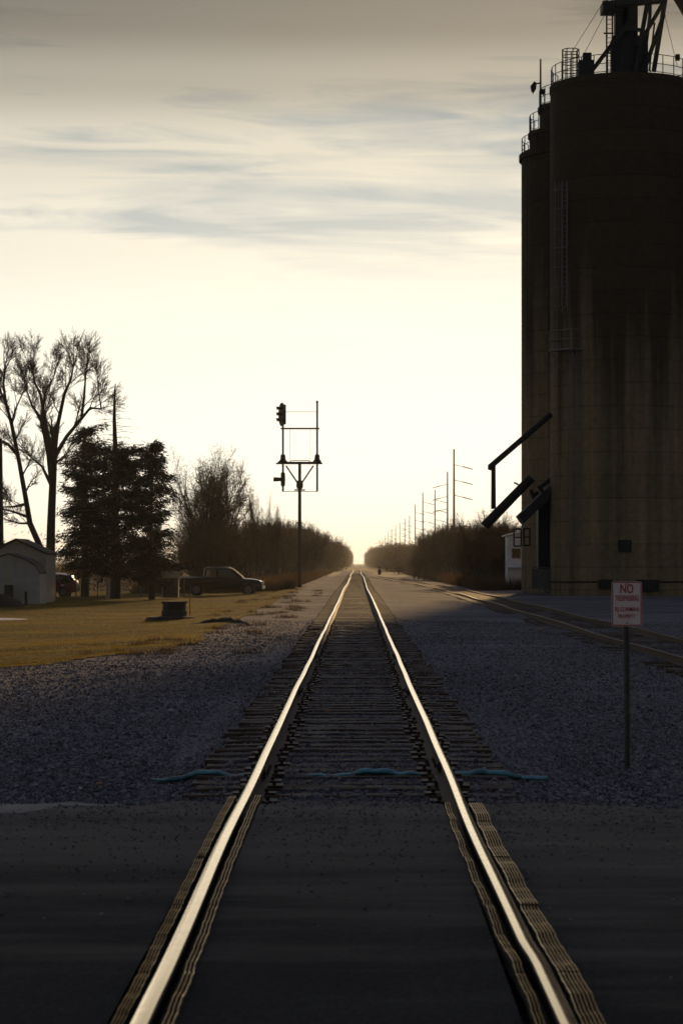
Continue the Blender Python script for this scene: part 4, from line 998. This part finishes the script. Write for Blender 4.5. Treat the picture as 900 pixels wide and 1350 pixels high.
# conifers
def slivers(C, n, spread, ln, wd, seed, droop=.3, dirs=None):
    g = np.random.default_rng(seed); C = np.repeat(np.asarray(C, float), n, 0); m = len(C)
    C = C+g.normal(0, 1, (m,3))*np.asarray(spread)
    d = g.normal(0, 1, (m,3)); d[:,2] = d[:,2]*.6-droop
    if dirs is not None: d = d*.6+np.repeat(dirs, n, 0)*1.2
    d /= np.linalg.norm(d, axis=1, keepdims=True)
    s = np.cross(d, g.normal(0,1,(m,3))); s /= np.linalg.norm(s, axis=1, keepdims=True)
    l = g.uniform(.5,1.1,(m,1))*ln; w = g.uniform(.6,1.2,(m,1))*wd
    V = np.stack([C-s*w, C+s*w, C+d*l], 1).reshape(-1,3); T = np.arange(m*3).reshape(-1,3)
    return V, T
def conifer(name, px, ybase, Y, ztop_py, prof, label, seed, barepy=None, n_br=90, tr=.32):
    """prof: list of (py, half width left px, half width right px)"""
    r = random.Random(seed); s = F/Y; b = P(px, ybase, Y); t = empty(name, b, label=label, cat='conifer')
    H = (ybase-(barepy or ztop_py))/s; tz = lambda py: (ybase-py)/s
    segs = []; K = 12
    for k in range(K):
        a, c = H*k/K, H*(k+1)/K; f = lambda z: tr*(1-z/H)**.8+.03
        segs.append((.05*math.sin(a), .0, a-(.3 if k == 0 else 0), .05*math.sin(c), 0, c, f(a), f(c), 0))
    link('trunk', segs_mesh('trunk', np.array(segs)[:,:8], 9), 'bark', t)
    br = []; C = []; D = []
    pys = [p[0] for p in prof]
    for k in range(n_br):
        py = pys[0]+(pys[-1]-pys[0])*((k+r.random())/n_br)
        wl = np.interp(py, pys, [p[1] for p in prof])/s; wr = np.interp(py, pys, [p[2] for p in prof])/s
        az = r.uniform(0, 2*math.pi); cx = math.cos(az); L_ = (wr if cx > 0 else wl)*abs(cx)+.5*(wl+wr)*(1-abs(cx))
        L_ *= r.choice((r.uniform(.5,.9), r.uniform(.5,.9), r.uniform(.95,1.4))); z = tz(py)
        p = Vector((0,0,z-.1)); n = 7; d = Vector((math.cos(az), math.sin(az), r.uniform(-.15,.65)))
        for i in range(n):
            q = p+d*(L_/n); br.append((*p, *q, .05*(1-i/n)+.01, .05*(1-(i+1)/n)+.01)); 
            if i >= 1:
                m = 2+int(L_*.9)
                for j in range(m):
                    side = Vector((-d.y, d.x, 0)).normalized()*r.uniform(-1,1)*(.20*L_*(1.15-i/n)+.15)
                    C.append(tuple(p.lerp(q, r.random())+side+Vector((0,0,-r.random()*.16)))); D.append(tuple((d*.8+side.normalized()*.5+Vector((0,0,-.35))).normalized()))
            p = q; d.z -= r.uniform(.02,.10) if i < 5 else -.10
    V, T = slivers(C, 11, (.16,.16,.13), .30, .036, seed, dirs=np.array(D))
    link('branch', segs_mesh('branch', br, 4), 'bark', t)
    link('foliage', npmesh('foliage', V, T), 'needle', t)
    if barepy:
        g = []
        for k in range(46):
            f = r.random(); z = tz(pys[0]+25)+(H-tz(pys[0]+25))*f; az = r.uniform(0,6.28); L_ = ((1-f)*2.0+.25)*r.uniform(.3,1.1); p = Vector((0,0,z)); d = Vector((math.cos(az),math.sin(az),.35))
            for i in range(5):
                q = p+d*(L_/5); g.append((*p,*q,.014*(1-i/6),.014*(1-(i+1)/6)))
                for _ in range(2): e = d+Vector((r.uniform(-.9,.9),r.uniform(-.9,.9),r.uniform(-.5,.2))); g.append((*q, *(q+e*.3*r.random()), .009,.005))
                p = q; d.z -= .14
        link('dead_branch', segs_mesh('dead_branch', g, 3), 'twig', t)
    return t
conifer('conifer', 152, 790, 138., 590, [(588,10,12),(604,46,44),(625,58,52),(650,60,50),(680,66,56),(710,74,58),(740,76,60),(757,66,50)], 'tallest dark conifer with a bare dead spire rising above its foliage', 51, barepy=506, n_br=112)
conifer('conifer', 112, 786, 145., 562, [(562,8,20),(568,10,24),(580,14,16),(592,22,34),(606,26,44),(625,34,46),(660,36,50),(700,40,55),(735,40,48),(752,30,40)], 'dark conifer with a ragged tip, left of the one with the dead spire', 52, n_br=105, tr=.25)
conifer('conifer', 200, 787, 135., 584, [(582,12,8),(590,34,12),(604,44,22),(625,44,28),(650,38,31),(680,40,36),(705,40,34),(730,38,44),(752,34,46),(766,24,38)], 'smaller dark conifer on a thin trunk, nearest to the pickup', 53, n_br=100, tr=.17)

# bare brush trees: a few prototypes, then copies
def brush_proto(seed, H, multi, dens=1.0, twigs=3600, width=.42, round_=False):
    r = random.Random(seed); stems = []
    for _ in range(multi):
        a = r.uniform(0,6.28); stems.append(((r.uniform(-.5,.5)*width, r.uniform(-.5,.5)*width, -.2), (math.cos(a)*width*.7, math.sin(a)*width*.7, 1), H*.36, .05+.02*r.random()+.004*H))
    g = np.array(grow(seed, stems, 4, (1.3*dens,1.3,1.2,1.0), .66, (.25,.62), .55, .012, .10))
    return g
BP = []
for i, (H, mu) in enumerate(((9.,4),(8.,5),(7.,6),(10.,3),(6.,7))):
    g = brush_proto(100+i, H, mu); z = np.percentile(g[:,5], 99.5); g[:,:6] *= H/z/1.08
    th = g[g[:,8] <= 1]; tn = g[g[:,8] > 1]
    # fine twig sprays at the ends
    ends = tn[tn[:,8] >= 3][:,3:6]; ends = ends[nr.permutation(len(ends))[:1100]]
    V, T = slivers(ends, 5, (.12,.12,.12), .62, .013, 200+i, droop=-.35)
    me = segs_mesh('crown', tn[:,:8], 3)
    # join twigs with slivers
    v0 = np.zeros(len(me.vertices)*3, np.float32); me.vertices.foreach_get('co', v0); v0 = v0.reshape(-1,3)
    f0 = np.arange(len(tn)*3*1).reshape(-1,1)
    i_ = np.arange(3); q = np.stack([i_, (i_+1)%3, 3+(i_+1)%3, 3+i_], 1); Fq = (q[None]+(np.arange(len(tn))*6)[:,None,None]).reshape(-1,4)
    bpy.data.meshes.remove(me)
    BP.append((H, segs_mesh('trunk', th[:,:8], 5), npmesh('crown', np.r_[v0, V], [Fq, T+len(v0)])))
    BP[-1][1].materials.append(MT['bark']); BP[-1][2].materials.append(MT['twig_brown'])
print('brush proto faces', [len(b[2].polygons) for b in BP])
def brush(i, loc, sc, rzv, label, group, name='bare_shrub_tree', cat='tree', xs_=1.0):
    H, a, c = BP[i]; t = empty(name, loc, rzv, label=label, cat=cat, group=group); t.scale = (sc*xs_, sc*xs_, sc)
    for nm, me in (('trunk', a), ('crown', c)):
        o = bpy.data.objects.new(nm, me); COL.objects.link(o); o.parent = t
    return t
rb = random.Random(77)
# named ones that stand out
def stand(px, top, base_py, Y, i, label, xs_=1.0, name='bare_tree', cat='tree'):
    s = F/Y; b = P(px, base_py, Y); H = (base_py-top)/s; return brush(i, b, H/BP[i][0], rb.uniform(0,6), label, None, name, cat, xs_)
stand(262, 580, 782, 176., 3, 'tall twiggy bare tree rising between the conifers and the brush', .95)
stand(286, 600, 782, 182., 1, 'bushy bare tree just right of the tall twiggy one behind the pickup', .9)
stand(343, 636, 780, 196., 3, 'thin upright bare tree poking above the left tree line', .45)
stand(361, 660, 780, 200., 0, 'slim bare sapling nearest to the signal post on its left side', .30)
# left belt
LG = 'bare shrub trees in the brush belt left of the track'
top_l = [(225,745),(250,690),(300,668),(340,670),(380,683),(410,694),(432,700),(446,712),(455,728),(460,737)]
def belt_top(px, tab): return float(np.interp(px, [a for a, b in tab], [b for a, b in tab]))
rows_l = 0
for k in range(68):
    f = (k+.5)/68; Y = 168+f**1.5*420; Xn = -7.5-rb.random()*10-(2.5 if Y < 215 else 0)
    if Y > 260: Xn = -4.6-rb.random()*9
    px = HX+Xn/Y*F
    zb = gz(Xn, Y); s = F/Y; tp = belt_top(px, top_l)+rb.choice((rb.uniform(0,8), rb.uniform(6,34))); H = EYE+(HY-tp)/s-zb
    if px < 215: continue
    H = min(max(H, 2.5), 12)
    i = rb.randrange(5); brush(i, (Xn,Y,zb), H/BP[i][0], rb.uniform(0,6.28), 'dense brown leafless shrub tree among many in the belt left of the track', LG, xs_=max(.8, 1.1))
RG = 'bare shrub trees in the brush belt right of the track'
top_r = [(480,742),(505,741),(525,738),(545,722),(560,706),(575,696),(600,690),(625,683),(650,690),(700,692)]
for k in range(84):
    f = (k+.5)/84; Y = 172+f**1.5*400; Xn = 8.8+rb.random()*15
    if Y > 250: Xn = 6+rb.random()*13
    if Y < 240 and Xn < 9: Xn += 2
    px = HX+Xn/Y*F
    zb = gz(Xn, Y); s = F/Y; tp = belt_top(px, top_r)+(rb.choice((rb.uniform(3,12), rb.uniform(10,30))) if px < 565 else rb.choice((rb.uniform(-6,4), rb.uniform(5,30)))); H = EYE+(HY-tp)/s-zb
    if px > 740: continue
    H = min(max(H, 1.3), 12)
    i = rb.randrange(5); brush(i, (Xn,Y,zb), H/BP[i][0], rb.uniform(0,6.28), 'dense brown leafless shrub tree among many in the belt right of the track', RG, xs_=1.1)
stand(636, 668, 778, 185., 1, 'tallest bushy bare tree beneath the ends of the loading spouts', 1.0)
# woods behind the lawn, left, and far woods: one mass each
def wood(name, pts, seed, label, n=14, ln=1.2, wd=.05):
    V, T = slivers(pts, n, (.9,.9,1.0), ln, wd, seed, droop=-.4)
    o = link(name, npmesh(name, V, T), 'twig_brown'); tag(o, label, 'woods', kind='stuff')
g = np.random.default_rng(5)
def wood_pts(n, xa, xb, ya, yb, hf):
    y = ya+(yb-ya)*g.random(n)**1.3; x = xa+(xb-xa)*g.random(n); z = np.array([hf(a, b) for a, b in zip(x, y)])*g.random(n)**.8-.3
    return np.c_[x, y, z]
wood('far_woods', wood_pts(16000, -24, -4.8, 480, 2400, lambda x, y: 4.2+min(5, (y-480)/150)+2.0*fbm(x,y,.05,2,1.)), 61, 'far-off leafless woods left of the track fading into haze', 14, 1.6, .09)
wood('far_woods', wood_pts(16000, 8.5, 34, 520, 2400, lambda x, y: 4.0+min(6, (y-520)/150)+2.5*fbm(x,y,.04,2,2.)), 62, 'far-off leafless woods right of the track behind the power poles', 14, 1.6, .09)
wood('hedgerow', wood_pts(2600, -48, -14, 185, 230, lambda x, y: 1.6+2.2*sstep(-22,-12,x)+.8*fbm(x,y,.2,2,2.)), 63, 'low brown hedgerow across the field behind the garage and conifers', 14, .6, .03)
# undergrowth: dry grass and brush at the feet of the belts
def grass(name, n, xf, hgt, wd, m, label, seed, cat='grass'):
    g2 = np.random.default_rng(seed); C = xf(g2, n); m_n = len(C); C = np.c_[C, [gz(a, b)-.02 for a, b in C]]
    l = g2.uniform(.5,1.2,(m_n,1))*hgt; a = g2.uniform(0,6.28,m_n); s = np.c_[np.cos(a), np.sin(a), np.zeros(m_n)]*wd
    d = np.c_[g2.normal(0,.35,m_n), g2.normal(0,.35,m_n), np.ones(m_n)]; 
    V = np.stack([C-s, C+s, C+d*l], 1).reshape(-1,3)
    o = link(name, npmesh(name, V, np.arange(m_n*3).reshape(-1,3)), m); tag(o, label, cat, kind='stuff')
def belt(a, b, y0, y1):
    def f(g2, n):
        y = y0+(y1-y0)*g2.random(n)**1.6; x = a+(b-a)*g2.random(n)**1.2; return np.c_[x, y]
    return f
grass('dry_undergrowth', 45000, belt(-4.4,-16,163,430), .95, .022, 'dry_grass', 'tall dry tan undergrowth at the foot of the left brush belt', 71)
grass('dry_undergrowth', 45000, belt(8.5,24,163,430), 1.0, .022, 'dry_grass', 'tall dry tan undergrowth at the foot of the right brush belt', 72)
def lw(g2, n):
    y = 44+g2.random(n)**1.35*125; x = -3.2-g2.random(n)*(y*.16+1.0); ok = np.array([in_lawn(a, b) for a, b in zip(x, y)]); return np.c_[x, y][ok]
grass('lawn_grass', 230000, lw, .07, .009, 'lawn_blade', 'short golden brown winter grass covering the lawn', 73)
def tf(g2, n):
    c = np.c_[g2.uniform(-6,-2.2,60), g2.uniform(46,160,60)]; k = g2.integers(0,60,n); return c[k]+g2.normal(0,.16,(n,2))
grass('grass_tufts', 5000, tf, .16, .008, 'dry_grass', 'scattered dry tufts along the edge between lawn and gravel', 74)

# ------------------------------------------------------------------ power line
def pole(px, top, idx, right):
    Hh = 21.0; Y = F*(Hh-EYE)/(HY-top); x = (px-HX)/F*Y; zb = -.9
    t = empty('power_pole', (x,Y,zb), label=('nearest and tallest-looking power pole beyond the right brush' if idx == 0 else 'slim tall power pole in the line shrinking to the horizon right of the track'),
              cat='power pole', group=None if idx == 0 else 'power poles receding right of the track')
    m = MB(); m.tube((x,Y,zb-1),(x,Y,Hh), .24,.13, 8); m.build('pole', 'signal_steel', t, smooth=True)
    sgn = 1 if right else -1
    for z in (Hh-3.0, Hh-5.6, Hh-8.2):
        m = MB(); m.tube((x,Y,z+.35),(x+sgn*1.5,Y,z), .06,.05, 6); m.tube((x+sgn*1.5,Y,z),(x+sgn*3.2,Y,z-.45), .10,.08, 6); m.build('arm', 'signal_steel', t)
for i, (px, tp, rgt) in enumerate([(598,592,1),(589.5,622,0),(573,646,1),(557,649,1),(547,665,1),(539.5,680,0),(533.4,684,1),(526.8,688.6,1),(521.3,692,0),(516,697,1),(511.5,701,1),(507.5,705,1),(504,709,0),(501,712,1)]):
    pole(px, tp, i, rgt)
m = MB(); p = P(500,757,240); m.box((p.x,240,p.z+.2), (.35,.3,.5)); m.tube((p.x,240,p.z+.2),(p.x,240,p.z+.85),.08,.08,8)
tag(m.build('switch_stand', 'signal_steel', origin=(p.x,240,p.z), bevel=.03), 'small dark switch stand right of the track where the siding joins', 'switch stand')

# ------------------------------------------------------------------ haze
m = MB(); m.box((0, 2250, 23), (12400, 10900, 54))
hz = m.build('haze', None); hm = bpy.data.materials.new('haze'); hm.use_nodes = True
for n in list(hm.node_tree.nodes):
    if n.type == 'BSDF_PRINCIPLED': hm.node_tree.nodes.remove(n)
pv = hm.node_tree.nodes.new('ShaderNodeVolumePrincipled'); pv.inputs['Color'].default_value = (.92,.95,.97,1); pv.inputs['Density'].default_value = .0001; pv.inputs['Anisotropy'].default_value = .55
hm.node_tree.links.new(pv.outputs[0], hm.node_tree.nodes['Material Output'].inputs['Volume'])
hz.data.materials.append(hm); tag(hz, 'thin pale haze over the tracks and fields', 'haze', kind='stuff')
